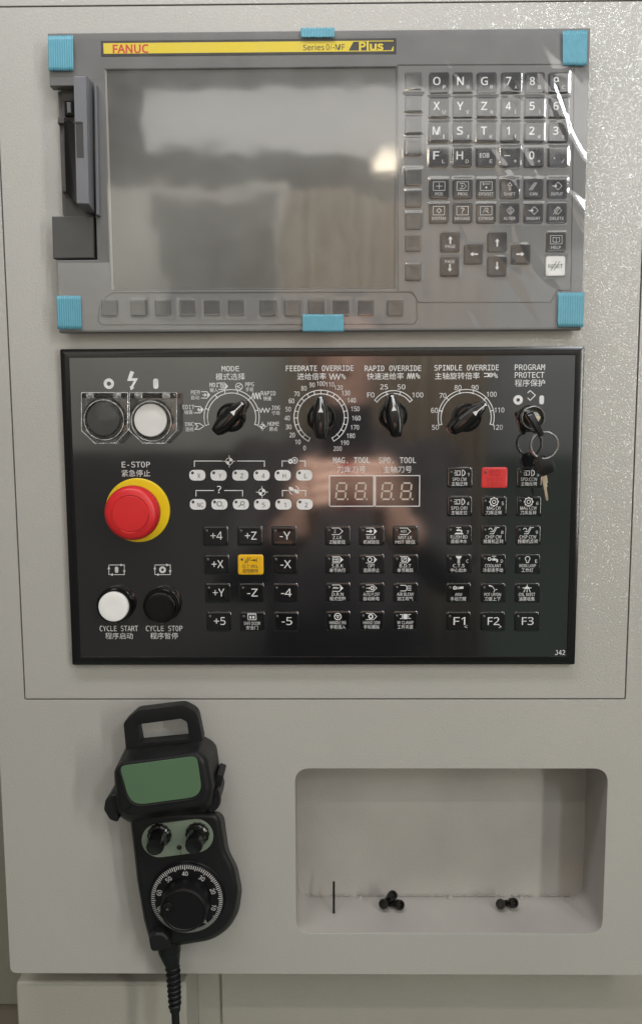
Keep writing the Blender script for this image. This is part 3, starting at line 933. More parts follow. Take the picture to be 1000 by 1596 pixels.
for t, x, y, w in (('F0', 577.5, 615.5, 11), ('25', 598, 603, 12), ('50', 625, 603, 12), ('100', 650.5, 615.5, 17),
                   ('50', 678, 666, 10.5), ('60', 676.5, 639.5, 10.5), ('70', 689.5, 616.5, 10.5), ('80', 713, 604, 10.5), ('90', 739.5, 604, 10.5),
                   ('100', 765.5, 614.5, 15), ('110', 777.5, 639, 15), ('120', 775, 666, 15)):
    lettering(t, x, y, w, 7.6, weight=.002)
# mode names round the first dial
for t, z, x, y in (('MEM', '自动', 304.5, 611.5), ('EDIT', '编辑', 294, 634.5), ('DNC', '连线', 295.5, 661), ('MDI', '输入', 333.5, 600),
                   ('MPG', '手轮', 389, 599), ('RAPID', '快速', 418, 613), ('JOG', '寸动', 429.5, 635.5), ('HOME', '原点', 426, 660.5)):
    lettering(t, x, y, 4.6 * len(t) - .5, 6.4, weight=.0, mono=True)
    lettering(z, x if t not in ('RAPID',) else 416.5, y + 8, 12.5, 6.6)
def tagbox(x, y, w=12, hh=4.6, fill=False):
    strokes([[(x, y - hh), (x + w * .65, y - hh), (x + w, y), (x + w * .65, y + hh), (x, y + hh)]], 1.2,
            fills=[[(x + w * .72, y - hh), (x + w, y), (x + w * .72, y + hh)]] if fill else ())
tagbox(314, 615.5, 13, 5, True); tagbox(303, 638.5, 14, 5, True); tagbox(341, 602, 14, 5, True)
strokes([[(304, 660), (311, 660), (318, 664), (311, 669), (304, 669), (308, 664.5)]], 1.2, closed=(0,))
strokes([[(316, 615.5), (321, 615.5)], [(319, 613.5), (322, 615.5), (319, 617.5)]], 1.3)
strokes([[(310, 636), (308, 639), (312, 638.5), (310, 641.5)]], 1.4)
g = G(); c = opx(348, 602, PH); g.stroke([c + Vector(q) * S1 for q in ((-4, -2.6), (3, -2.6), (3, 2.6), (-4, 2.6))], 1.0 * S1, PR, True); g.ring(c + Vector((-.4 * S1, 0)), 1.7 * S1, .7 * S1, 0, 360, PR, 14)
obj('symbol', g, 'print_white', opn, smooth=None)
g = G(); c = opx(372.5, 602.5, PH); g.ring(c, 5.8 * S1, 4.7 * S1, 0, 360, PR, 24); g.stroke([c + Vector((3, 3)) * S1, c + Vector((-3, 0)) * S1, c + Vector((3, -3)) * S1], 1.1 * S1, PR); obj('symbol', g, 'print_white', opn, smooth=None)
strokes([zig(392, 406, 617, 4.5, 3, True)], 1.3)
strokes([zig(404, 420, 639.5, 3.2, 3)], 1.2)
def home_symbol(x, y, r):
    g = G(); c = opx(x, y, PH); R_ = r * S1
    g.ring(c, R_, R_ - .9 * S1, 0, 360, PR, 24)
    for q in (0, 180):
        g.add([(c.x, c.y, PR + 1e-5)] + [(c.x + R_ * math.sin(math.radians(q + k * 15)), c.y + R_ * math.cos(math.radians(q + k * 15)), PR + 1e-5) for k in range(7)], [(0, 7, 6, 5, 4, 3, 2, 1)])
    for dx, dy in ((1, 0), (-1, 0), (0, 1), (0, -1)): g.stroke([c + Vector((dx, dy)) * R_ * .98, c + Vector((dx, dy)) * R_ * 1.6], .9 * S1, PR)
    obj('symbol', g, 'print_white', opn, smooth=None)
home_symbol(409, 664.5, 4)

def rotary(px_, py_, ang, L, label):
    """bar knob on a round skirt; ang clockwise from up"""
    b = opx(px_, py_, PH)
    a = math.radians(-ang)
    ca, sa = math.cos(a), math.sin(a)
    def T(x, y): return (x * ca - y * sa, x * sa + y * ca)
    g = G()
    Rk = 22.5 * S1
    g.lathe((0, 0), [(Rk, 0), (Rk, .0015), (Rk * .97, .004), (Rk * .90, .0085), (Rk * .72, .0105), (Rk * .3, .011)], 48)
    o = obj('rotary_switch', g, 'knob', opn, at=(b.x + ob[0], b.y + ob[1], PH))
    if label: o['label'] = label
    # grip bar: pointed ahead, blunt behind
    g = G()
    n = 40
    def loop(w, lf, lb, h):
        pts = roundpoly([(-w * .55, -lb), (w * .55, -lb), (w, -lb * .45), (w * .95, lf * .35), (w * .34, lf), (-w * .34, lf), (-w * .95, lf * .35), (-w, -lb * .45)], .0012, 4)
        return [(*T(p.x, p.y), h) for p in resample(pts, n)]
    w = 12.0 * S1
    g.loft([loop(w * 1.15, L * .95, L * .93, .003), loop(w * 1.08, L, L * .97, .010), loop(w * .86, L * .97, L * .93, .0165), loop(w * .74, L * .93, L * .88, .0178), loop(w * .6, L * .88, L * .82, .0183)], cap0=False)
    gb = obj('grip', g, 'knob', o, smooth=38)
    g = G()
    # white pointer let into the top of the grip
    hp = .01845
    q = [(-.0004, L * .86), (.0004, L * .86), (.0004, L * .42), (.0019, L * .22), (-.0019, L * .22), (-.0004, L * .42)]
    g.flat([T(*p) for p in q][::-1], hp)
    g.flat([T(*p) for p in ((-.0011, L * .90), (.0011, L * .90), (.0011, L * .84), (-.0011, L * .84))][::-1], hp + .00004)
    obj('pointer', g, 'print_white', o, smooth=None)
    return o
KL = 34 * S1
rotary(360.5, 650.5, 46, KL, None)
rotary(500, 650.5, 0, KL, None)
rotary(612, 648, -8, KL, None)
rotary(726, 650.5, 50, KL, None)

# ---- key switch
def oring(x, y, r, w):
    g = G(); g.ring(opx(x, y, PH), r * S1, (r - w) * S1, 0, 360, PR, 32); obj('symbol', g, 'print_white', opn, smooth=None)
def pill(x, y, w, hh):
    g = G(); c = opx(x, y, PH); g.flat(rrect(w * S1, hh * S1, w * S1 * .5, c), PR); obj('symbol', g, 'print_white', opn, smooth=None)
oring(806.7, 623.3, 7.2, 4.4); pill(843.4, 623.3, 7, 13.5)
strokes([[(822, 612), (825.5, 608.8), (833.5, 616), (825.5, 624), (822, 620.5)]], 1.3)
kc = opx(826, 651, PH)
g = G(); Rk = 18.5 * S1
g.lathe((0, 0), [(Rk * 1.05, 0), (Rk * 1.05, .0025), (Rk * .99, .004)], 40)
ks = obj('key_switch', g, 'frame_black', opn, at=(kc.x + ob[0], kc.y + ob[1], PH))
g = G(); g.lathe((0, 0), [(Rk * .98, .0030), (Rk * .98, .0085), (Rk * .95, .0095), (Rk * .88, .0098), (Rk * .84, .0085), (Rk * .82, .0072)], 48); g.f.pop()
obj('bezel_ring', g, 'chrome', ks)
g = G(); g.lathe((0, 0), [(Rk * .83, .0068), (Rk * .3, .0070)], 32)
obj('lock_face', g, 'steel_dark', ks)
g = G(); g.lathe((0, 0), [(Rk * .52, .007), (Rk * .52, .0105), (Rk * .46, .0112), (Rk * .1, .0112)], 32)
obj('lock_barrel', g, 'chrome', ks)

# ---- power buttons under clear hinged guards
oring(170, 598, 8, 4.6); pill(243, 598, 8, 15.5)
strokes([[(206.5, 579), (199, 594), (207.5, 594)]], 0.1)
strokes([], 1, fills=[[(203.5, 578), (209.5, 580), (205.5, 589.5), (215.5, 589.5), (207.5, 603.5), (209.8, 604.5), (204, 608.5), (202.5, 601.5), (204.5, 602.2), (209, 593.5), (198.5, 593.5)]])
def guard_button(px_, py_, gx0, gx1, gy0, gy1, capm, label):
    b = opx(px_, py_, PH)
    R_ = 33 * S1
    g = G(); g.lathe((0, 0), [(R_, 0), (R_, .003), (R_ * .95, .0042), (R_ * .82, .0042), (R_ * .80, .0025), (R_ * .2, .0025)], 48)
    o = obj('guarded_button', g, 'knob', opn, at=(b.x + ob[0], b.y + ob[1], PH))
    o['label'] = label
    r_ = 25 * S1
    g = G(); g.lathe((0, 0), [(r_, .0024), (r_, .0052), (r_ * .97, .0058), (r_ * .5, .0060), (r_ * .1, .0060)], 48)
    obj('cap', g, capm, o)
    hh = .0125
    def q(x, y, h): p = opx(x, y, PH + h); return (p.x - b.x, p.y - b.y)
    poly = [q(gx0, gy0, hh), q(gx1, gy0, hh), q(gx1, gy1 - 20, hh), q(gx1 - 19, gy1, hh), q(gx0 + 21, gy1, hh), q(gx0, gy1 - 20, hh)]
    cpt = Vector((sum(p[0] for p in poly) / 6, sum(p[1] for p in poly) / 6))
    ins = [(Vector(p) - cpt) * .95 + cpt for p in poly]
    g = G()
    g.prism([(p.x, p.y) for p in ins], hh - .0009, hh, .0004, 2)
    # skirt walls
    n = 6
    for k in range(n):
        a, c_ = Vector(poly[k]), Vector(poly[(k + 1) % n])
        d = (c_ - a).normalized(); nn = Vector((-d.y, d.x)) * .0008
        if (cpt - a).dot(nn) < 0: nn = -nn
        if k == 0: continue
        g.add([(*a, .002), (*c_, .002), (*(c_ + nn), .002), (*(a + nn), .002), (*a, hh), (*c_, hh), (*(c_ + nn), hh + .0003), (*(a + nn), hh + .0003)],
              [(0, 1, 5, 4), (2, 3, 7, 6), (4, 5, 6, 7), (1, 2, 6, 5), (3, 0, 4, 7), (3, 2, 1, 0)])
    # raised lens ring
    lc = q(px_ + (-1 if px_ < 200 else 0), py_ + 1.5, hh)
    g.lathe(lc, [(31 * S1, hh - .0004), (31 * S1, hh + .0012), (30 * S1, hh + .0017), (28.8 * S1, hh + .0012), (28.5 * S1, hh + .0001)], 48)
    g.f.pop()
    gd = obj('clear_guard', g, 'clear', o, smooth=30)
    g = G()
    rim = [(p[0], p[1], hh + .0002) for p in roundpoly(poly, .0008, 3)]
    g.tube(rim + [rim[0]], .00042, 6)
    low = [(p[0], p[1], .0035) for p in roundpoly(poly, .0008, 3)]
    g.tube(low[-12:] , .0003, 6)
    for p in poly[2:]: g.tube([(*p, .002), (*p, hh)], .0004, 6)
    lr = [(lc[0] + 30 * S1 * math.cos(k * math.pi / 24), lc[1] + 30 * S1 * math.sin(k * math.pi / 24), hh + .0015) for k in range(49)]
    g.tube(lr, .00034, 6)
    obj('guard_glint', g, 'edge_glint', gd, at=(b.x + ob[0], b.y + ob[1], PH), smooth=60)  # added tubes, their whitish colour stands for light caught in the edges
    # hinge: black bar with clear knuckles
    ya = gy0 + 4.5
    A, B_ = q(gx0 + 1, ya, .009), q(gx1 - 1, ya, .009)
    g = G(); g.tube([(*A, .009), (*B_, .009)], .0019, 12)
    g.prism([(A[0], A[1] - .0018), (B_[0], B_[1] - .0018), (B_[0], B_[1] + .0018), (A[0], A[1] + .0018)], .0, .0085)
    obj('hinge_bar', g, 'knob', o)
    g = G()
    for t in (.2, .8):
        C = Vector(A).lerp(Vector(B_), t)
        g.prism(rrect(.0058, .0042, .0006, C), .008, .0128, .0005, 2)
    obj('hinge_knuckle', g, 'edge_glint', o)
    return o
guard_button(164, 653, 127.5, 199.5, 612, 691, 'btn_dark', 'dark button under the left clear guard')
guard_button(236.7, 655, 202, 275.5, 612, 691, 'btn_white', 'white button under the right clear guard')

# ---- emergency stop
b = opx(215.5, 795, PH)
R_ = 50 * S1
g = G(); g.lathe((0, 0), [(R_, 0), (R_, .0018), (R_ * .98, .0022), (R_ * .3, .0022)], 64)
es = obj('emergency_stop', g, 'yellow_ring', opn, at=(b.x + ob[0], b.y + ob[1], PH))
es['label'] = 'red mushroom emergency stop on a round yellow collar'
Rc = PX(42.5, 800, 200, .028)
c = opx(202, 799.5, .030) - b
g = G(); g.lathe((c.x * .0, c.y * .0), [(Rc * .62, .002), (Rc * .60, .010), (Rc * .66, .012)], 48)
obj('stem', g, 'red_cap', es)
g = G()
cx_, cy_ = 0.0, 0.0
def flute(a, h): return 1 + .012 * math.cos(a * 60) * (1 if .014 < h < .020 else 0)
g.lathe((cx_, cy_), [(Rc * .7, .0115), (Rc * .97, .0125), (Rc * 1.0, .015), (Rc * 1.0, .0195), (Rc * .985, .0225), (Rc * .94, .0245), (Rc * .86, .0258), (Rc * .70, .0264),
                     (Rc * .68, .0262), (Rc * .655, .0262), (Rc * .635, .0266), (Rc * .3, .0268), (Rc * .05, .0268)], 240, wob=flute)
obj('mushroom_cap', g, 'red_cap', es)
M['red_dark'] = mat('dark_red_print', (0.40, 0.012, 0.015), 0.4)
g = G()
for a0 in (-150, -30, 90):
    g.ring((0, 0), Rc * .70, Rc * .675, a0, a0 + 75, .02662, 16)
obj('turn_arrows', g, 'red_dark', es, smooth=None)

# ---- cycle start / stop buttons
def pushbutton(px_, py_, cx2, cy2, capm, lab_):
    b = opx(px_, py_, PH)
    R_ = 29 * S1
    g = G(); g.lathe((0, 0), [(R_, 0), (R_, .004), (R_ * .97, .0075), (R_ * .90, .009), (R_ * .86, .009), (R_ * .84, .0075), (R_ * .2, .0075)], 48)
    o = obj('push_button', g, 'knob', opn, at=(b.x + ob[0], b.y + ob[1], PH))
    o['label'] = lab_
    r_ = 23.3 * S1
    g = G(); g.lathe((0, 0), [(r_, .007), (r_, .0110), (r_ * .97, .0117), (r_ * .9, .0119), (r_ * .5, .0117), (r_ * .1, .0116)], 48)
    obj('cap', g, capm, o)
pushbutton(182.5, 941, 177, 946, 'btn_white', 'white cycle start button')
pushbutton(254, 941.5, 249, 946, 'knob', 'black cycle stop button')
for x, sym in ((182, 'pill'), (253.5, 'o')):
    strokes([[(x - 12, 880.5), (x + 12, 880.5), (x + 12, 895.5), (x - 12, 895.5)]], 1.1, closed=(0,),
            fills=[[(x + 6, 878.3), (x + 10.5, 880.5), (x + 6, 882.7)], [(x - 6, 893.3), (x - 10.5, 895.5), (x - 6, 897.7)],
                   [(x + 9.8, 889), (x + 12, 893), (x + 14.2, 889)], [(x - 14.2, 887), (x - 12, 883), (x - 9.8, 887)]])
    if sym == 'pill': pill(x, 888, 5.4, 10)
    else: oring(x, 888, 5.4, 3.3)

# ---- white indicator windows in two rows
def indicator(x, y, t):
    c = opx(x, y, PH)
    g = G(); g.prism(rrect(25 * S1, 16.5 * S1, 8 * S1), 0, .00012)
    o = obj('indicator', g, 'pill', opn, at=(c.x + ob[0], c.y + ob[1], PH))
    g = G(); g.flat(circle((-7.4 * S1, 3.7 * S1), 2.3 * S1, 14), .0002)
    obj('lamp', g, 'led_off', o, smooth=None)
    g = G(); q = (2.4 * S1, -1.0 * S1); hh = .0002
    if t == 'gear':
        g.ring((0, .8 * S1), 4.2 * S1, 3.1 * S1, 0, 360, hh, 12)
        g.text('?', (5 * S1, -4.2 * S1), 2.4 * S1, 4 * S1, hh)
    elif t == 'lens':
        g.ring((2.5 * S1, 1.8 * S1), 3.4 * S1, 2.4 * S1, 0, 360, hh, 14); g.stroke([(-.2 * S1, -.8 * S1), (-3.4 * S1, -3.6 * S1)], 1.1 * S1, hh)
        g.text('?', (5 * S1, -4.6 * S1), 2.4 * S1, 4 * S1, hh)
    else: g.text(t, (q[0] + (1.5 * S1 if len(t) > 1 else 0), q[1]), 5.2 * S1 * len(t) * (.9 if t != '1' else .5), 7.2 * S1, hh)
    obj('legend', g, 'print_black', o, smooth=None)
for x, t in zip((307.6, 340.7, 374.5, 407.6, 440.5, 473.9), 'XYZ4HL'): indicator(x, 740.7, t)
for x, t in zip((308.5, 342, 375.4, 408.3, 441.7, 474.6), ('NC', 'gear', 'lens', '5', '1', '2')): indicator(x, 786, t)
strokes([[(303, 727), (303, 718.5), (346, 718.5)], [(370, 718.5), (412, 718.5), (412, 727)]], 1.2, 'bracket_line')
strokes([[(439.5, 727), (439.5, 718.5), (447, 718.5)], [(467, 718.5), (475.5, 718.5), (475.5, 727)]], 1.2, 'bracket_line')
strokes([[(305.5, 773), (305.5, 764.5), (333, 764.5)], [(350, 764.5), (378, 764.5), (378, 773)]], 1.2, 'bracket_line')
strokes([[(440, 773), (440, 764.5), (448, 764.5)], [(467, 764.5), (476, 764.5), (476, 773)]], 1.2, 'bracket_line')
home_symbol(357.3, 719, 5.6); home_symbol(408.3, 767, 5.6)
lettering('?', 341.5, 763, 6.5, 11.5, weight=.004)
g = G(); c = opx(459, 717.5, PH); g.ring(c, 5 * S1, 3.8 * S1, 0, 360, PR, 20); g.ring(c, 2 * S1, .8 * S1, 0, 360, PR, 14)
c2 = opx(452.5, 719, PH); g.ring(c2, 3.8 * S1, 1.2 * S1, 0, 360, PR + 2e-5, 16); obj('symbol', g, 'print_white', opn, smooth=None)
g = G()
for dx, dy, a in ((-4, 2, .6), (4, -2, .6)):
    c = opx(458 + dx, 764 - dy, PH); pts = [(c.x + (4.6 * math.cos(t) * math.cos(a) + 2.6 * math.sin(t) * math.sin(a)) * S1, c.y + (-4.6 * math.cos(t) * math.sin(a) + 2.6 * math.sin(t) * math.cos(a)) * S1) for t in [k * math.pi / 8 for k in range(16)]]
    g.flat(pts, PR)
c = opx(458, 764, PH); g.ring(c, 7.6 * S1, 6.6 * S1, 20, 100, PR, 12); g.ring(c, 7.6 * S1, 6.6 * S1, 200, 280, PR, 12)
obj('symbol', g, 'print_white', opn, smooth=None)

# ---- two-digit read-outs
def readout(x0, x1, y0, y1, digits):
    c = opx((x0 + x1) / 2, (y0 + y1) / 2, PH)
    w, hh = (x1 - x0) * S1, (y1 - y0) * S1
    g = G(); g.prism(rect(w * .96, hh * .94), 0, .00004)
    o = obj('readout_window', g, 'opkey', opn, at=(c.x + ob[0], c.y + ob[1], PH))
    g = G(); lw = 1.3 * S1
    g.stroke([(-w / 2, -hh / 2), (w / 2, -hh / 2), (w / 2, hh / 2), (-w / 2, hh / 2)], lw, .00009, True)
    obj('outline', g, 'print_white', o, smooth=None)
    for dx in digits:
        dc = opx(dx, 765.5, PH) - c
        g = G(); W2, H2, t = 7.2 * S1, 12.6 * S1, 2.5 * S1
        sh = .10
        def q(x, y): return (dc.x + x + sh * y, dc.y + y)
        def seg(a, b_):
            a, b_ = Vector(a), Vector(b_); d = (b_ - a).normalized(); nn = Vector((-d.y, d.x)) * t / 2
            a2, b2 = a + d * t * .32, b_ - d * t * .32
            pts = [a2 + d * t * .2, a2 + d * t * .5 - nn, b2 - d * t * .5 - nn, b2 - d * t * .2, b2 - d * t * .5 + nn, a2 + d * t * .5 + nn]
            g.flat([q(*p) for p in pts], .00009)
        seg((-W2, H2), (W2, H2)); seg((-W2, 0), (W2, 0)); seg((-W2, -H2), (W2, -H2))
        seg((-W2, 0), (-W2, H2)); seg((W2, 0), (W2, H2)); seg((-W2, -H2), (-W2, 0)); seg((W2, -H2), (W2, 0))
        g.flat([(dc.x + 9.8 * S1 + k[0], dc.y - H2 + k[1]) for k in circle((0, 0), 1.5 * S1, 12)], .00009)
        obj('digit', g, 'seg_off', o, smooth=None)
readout(513.4, 582, 741.4, 789, (531.5, 561.5))
readout(584.6, 653.2, 741.4, 789, (602.5, 632.5))

# ---- membrane keys
KW, KHt = 40 * S1, 32 * S1
def pillow(w, h):
    g = G(); n = 40
    o = resample(rrect(w, h, .0016, n=5), n)
    def rg(s_, z): return [(p.x * (1 - s_ / (w / 2)), p.y * (1 - s_ / (h / 2)), z) for p in o]
    g.loft([rg(0, 0), rg(.0003, .0002), rg(.0008, .0004), rg(.0015, .00045), rg(.0026, .00041), rg(.005, .00038)], cap0=False)
    return g
KM = {}
for nm in ('opkey', 'red_key', 'yellow_key'):
    KM[nm] = mesh_of('membrane_key', pillow(KW, KHt), 40); KM[nm].materials.append(M[nm])
ledg = G(); ledg.lathe((0, 0), [(2.2 * S1, 0), (2.1 * S1, .0003), (1.3 * S1, .0006), (.2 * S1, .0007)], 12)
me_led = mesh_of('lamp', ledg, 60); me_led.materials.append(M['led_key'])
KT = .00055
def icon(g, k, c, s):
    """little pictograms, s = half width"""
    lw = 1.0 * S1
    def q(x, y): return (c[0] + x * s, c[1] + y * s)
    def st(*l, **kw): g.stroke([q(*p) for p in l], lw, KT, **kw)
    def fl(*l): g.flat([q(*p) for p in l], KT + 1e-5)
    if k.startswith('tag'):
        st((-1, .62), (.35, .62), (1, 0), (.35, -.62), (-1, -.62))
        if k in ('tag_fill', 'tag_box', 'tag_dry', 'tag_o', 'tag_slash'): fl((.5, -.55), (1, 0), (.5, .55))
        if k == 'tag_z': g.text('Z', q(-.45, 0), .35 * s, .6 * s, KT)
        if k == 'tag_fill': arrow(g, q(-.3, 0), 0, s * 1.1, lw * 1.6, KT, s * .5)
        if k == 'tag_m': g.text('MST', q(-.3, 0), 1.1 * s, .5 * s, KT)
        if k == 'tag_box': st((-.9, -.35), (.2, -.35), (.2, .35), (-.9, .35), closed=True); arrow(g, q(-.35, 0), 0, s * .8, lw, KT, s * .3)
        if k == 'tag_o': g.ring(q(-.3, 0), .45 * s, .3 * s, 0, 360, KT, 16)
        if k == 'tag_slash': st((-.7, -.35), (.2, -.35), (.2, .35), (-.7, .35), closed=True); st((-.5, -.2), (0, .25))
        if k == 'tag_dry': st((-.9, -.1), (-.7, .2), (-.5, -.1), (-.3, .2), (-.1, -.1), (.2, .1))
        if k == 'tag_off': arrow(g, q(-.6, 0), 0, s * .8, lw, KT, s * .3); g.ring(q(.15, 0), .42 * s, .2 * s, 0, 360, KT, 14)
        if k == 'tag_hand': g.ring(q(-.15, 0), .5 * s, .25 * s, 0, 360, KT, 14)
    if k == 'spin':
        g.ring(q(.45, 0), .62 * s, .46 * s, 0, 180, KT, 16); st((.45, -.55), (.45, .55)); st((-.9, .4), (.05, .4), (.05, -.4), (-.9, -.4)); st((-.5, .4), (-.5, -.4)); st((-1, 0), (-.5, 0))
    if k == 'mag':
        g.ring(q(0, 0), .8 * s, .64 * s, 0, 360, KT, 20); g.ring(q(0, 0), .4 * s, .26 * s, 0, 360, KT, 14)
        for a in range(8):
            t = a * math.pi / 4; g.flat(circle(q(.8 * math.cos(t), .8 * math.sin(t)), .14 * s, 8), KT + 1e-5)
    if k == 'tap':
        fl((-.5, -.05), (.3, -.05), (.3, .2), (-.5, .2)); st((-.1, .2), (-.1, .55)); st((-.5, .6), (.3, .6)); fl((.3, .2), (.6, .05), (.6, -.3), (.35, -.3), (.35, -.05))
        fl((-.9, -.7), (.9, -.7), (.6, -.4), (-.6, -.4))
    if k == 'cool':
        fl((-.2, -.2), (.5, -.2), (.5, .2), (-.2, .2)); st((.15, .2), (.15, .6)); st((-.2, .62), (.5, .62)); fl((.5, .2), (.9, .0), (.9, -.55), (.6, -.55), (.6, -.2)); g.ring(q(-.7, .1), .36 * s, .2 * s, 0, 360, KT, 12)
    if k == 'chip':
        st((-.7, -.6), (0, -.6), (.6, .6), (1, .6)); st((-.6, -.2), (-.1, -.2), (.4, .7)); g.ring(q(-.6, .2), .35 * s, .22 * s, -90, 120, KT, 12)
    if k == 'cts':
        fl((-.6, .7), (.6, .7), (.35, .2), (-.35, .2)); st((-.15, .2), (-.15, -.7)); st((.15, .2), (.15, -.7))
    if k == 'lamp':
        g.ring(q(0, .15), .5 * s, .36 * s, -150, 150, KT, 18); st((-.2, -.3), (-.2, -.6), (.2, -.6), (.2, -.3))
    if k == 'arm':
        g.ring(q(-.7, .1), .36 * s, .16 * s, 0, 360, KT, 12); st((-.3, .2), (.9, .3)); st((-.3, -.1), (.9, 0)); fl((.2, -.05), (.9, 0), (.9, .3), (.2, .25))
    if k == 'pot':
        fl((-.8, .7), (-.1, .5), (-.1, .25), (-.8, .45)); st((0, .3), (.4, -.3)); st((.4, -.3), (.2, -.7)); st((.4, -.3), (.8, -.2))
    if k == 'mist':
        fl((-.6, -.1), (.6, -.1), (.2, .35), (-.2, .35)); st((0, .35), (0, .7)); st((-.4, -.25), (-.6, -.7)); st((0, -.25), (0, -.7)); st((.4, -.25), (.6, -.7)); st((-.8, .1), (.8, .1))
    if k == 'blow':
        st((-.9, .55), (0, .55), (.3, .3), (.3, -.3), (0, -.55), (-.9, -.55))
        for y in (-.4, 0, .4): st((.5, y), (1.1, y))
    if k == 'wheel':
        g.ring(q(0, 0), .72 * s, .55 * s, 0, 360, KT, 18); st((-.3, .2), (.3, .2), (0, -.3), closed=True)
    if k == 'clamp':
        fl((-.4, -.5), (.4, -.5), (.4, .5), (-.4, .5)); st((-1, .4), (-.6, .4), (-.6, -.4), (-1, -.4)); st((1, .4), (.6, .4), (.6, -.4), (1, -.4))
    if k == 'door':
        st((-.8, -.5), (.8, -.5), (.8, .5), (-.8, .5), closed=True); fl((-.5, -.25), (-.1, -.25), (-.1, .2), (-.5, .2)); fl((.1, -.25), (.5, -.25), (.5, .2), (.1, .2)); st((-.8, .75), (.8, .75))
    if k == 'otrel':
        st((-1.1, -.5), (-.4, .5)); st((-.7, -.5), (0, .5)); st((.1, 0), (1.1, 0)); st((1.2, -.35), (1.2, .35)); fl((.6, -.25), (1.1, 0), (.6, .25))
def opkey(x, y, big=None, ic=None, en=None, zh=None, num=None, small=None, m='opkey', label=None):
    c = opx(x, y, PH)
    o = obj('membrane_key', None, None, opn, at=(c.x + ob[0], c.y + ob[1], PH), me=KM[m])
    if label: o['label'] = label
    g = G()
    if big: g.text(big, (1.5 * S1, 1.0 * S1), len(big) * 9.2 * S1 * (1.0 if big[0] != '-' else .9), 12.5 * S1, KT, weight=.0)
    if small: g.text(small, (12 * S1, -8 * S1), 4.6 * S1, 5 * S1, KT)
    if ic: icon(g, ic, (-.5 * S1, 7.2 * S1), 8.2 * S1)
    if en: g.text(en, (-.5 * S1, -2.6 * S1), min(26, 3.6 * len(en)) * S1, 5.2 * S1, KT)
    if zh: g.text(zh, (-.5 * S1, -9.6 * S1), min(31, 6.2 * len(zh)) * S1, 6.4 * S1, KT)
    if num: g.text(num, (13 * S1, 4.6 * S1), (2 if num == '1' else 3.4) * S1, 5 * S1, KT)
    obj('legend', g, 'print_black' if m == 'yellow_key' else ('red_dark' if m == 'red_key' else 'print_white'), o, smooth=None)
    obj('lamp', None, None, o, at=(c.x + ob[0] - 13.5 * S1, c.y + ob[1] + 8.6 * S1, PH + .0003), me=me_led)
    return o
def bil(c00, c10, c01, c11, s_, t):
    a = Vector(c00).lerp(Vector(c10), s_); b = Vector(c01).lerp(Vector(c11), s_)
    return a.lerp(b, t)
axis = [['+4', '+Z', '-Y'], ['+X', None, '-X'], ['+Y', '-Z', '-4'], ['+5', 'door', '-5']]
for r in range(4):
    for c_ in range(3):
        x, y = bil((336, 835.7), (442.8, 835.7), (341, 968.7), (445.6, 968.7), c_ / 2, r / 3)
        t = axis[r][c_]
        if t is None: opkey(x, y, ic='otrel', en='O.T.REL', zh='超程解除', m='yellow_key', label='yellow overtravel release key')
        elif t == 'door': opkey(x, y, ic='door', en='SAFE DOOR', zh='安全门')
        else: opkey(x, y, big=t)
midk = [[('tag_z', 'Z.LK', 'Z轴锁住'), ('tag_fill', 'M.LK', '机械锁住'), ('tag_m', 'MST.LK', 'MST 锁住')],
        [('tag_box', 'S.B.K', '单节执行'), ('tag_o', 'OPT', '选择停止'), ('tag_slash', 'B.D.T', '单节跳跃')],
        [('tag_dry', 'D.R.N', '程式空跑'), ('tag_off', 'AUTO P.OFF', '自动断电'), ('blow', 'AIR BLOW', '加工吹气')],
        [('wheel', 'HANDLE INS', '手轮插入'), ('tag_hand', 'HAND SIM', '手轮模拟'), ('clamp', 'W CLAMP', '工件夹紧')]]
for r in range(4):
    for c_ in range(3):
        x, y = bil((526, 835), (631.6, 835), (526.6, 967.6), (631.5, 967.6), c_ / 2, r / 3)
        k = midk[r][c_]
        opkey(x, y, ic=k[0], en=k[1], zh=k[2])
rgt = [[('spin', 'SPD.CW', '主轴正转', '1'), ('spin', 'SPD.STP', '主轴停止', '2'), ('spin', 'SPD.CCW', '主轴反转', '3')],
       [('spin', 'SPD.ORI', '主轴定位', '4'), ('mag', 'MAG CW', '刀库正转', '5'), ('mag', 'MAG CCW', '刀库反转', '6')],
       [('tap', 'FLUSH BD', '底板冲水', '7'), ('chip', 'CHIP CW', '排屑机正转', '8'), ('chip', 'CHIP CCW', '排屑机反转', '9')],
       [('cts', 'C.T.S', '中心出水', 'C'), ('cool', 'COOLANT', '冷却液手动', 'D'), ('lamp', 'WORK LAMP', '工作灯', 'E')],
       [('arm', 'ARM', '手动刀臂', None), ('pot', 'POT UP/DN', '刀套上下', None), ('mist', 'OIL MIST', '油雾收集', None)],
       ['F1', 'F2', 'F3']]
for r in range(6):
    for c_ in range(3):
        x, y = bil((716, 744.3), (824, 744.3), (713.6, 968.7), (819.9, 968.7), c_ / 2, r / 5)
        k = rgt[r][c_]
        if isinstance(k, str): opkey(x, y, big=k, small={'F1': '<', 'F2': '>'}.get(k))
        elif r == 0 and c_ == 1: opkey(x, y, ic=k[0], en=k[1], zh=k[2], m='red_key', label='red spindle stop key')
        else: opkey(x, y, ic=k[0], en=k[1], zh=k[2], num=k[3])

# ================================================================== keys in the key switch
kw = Vector((kc.x + ob[0], kc.y + ob[1]))
HK = PH + .0112
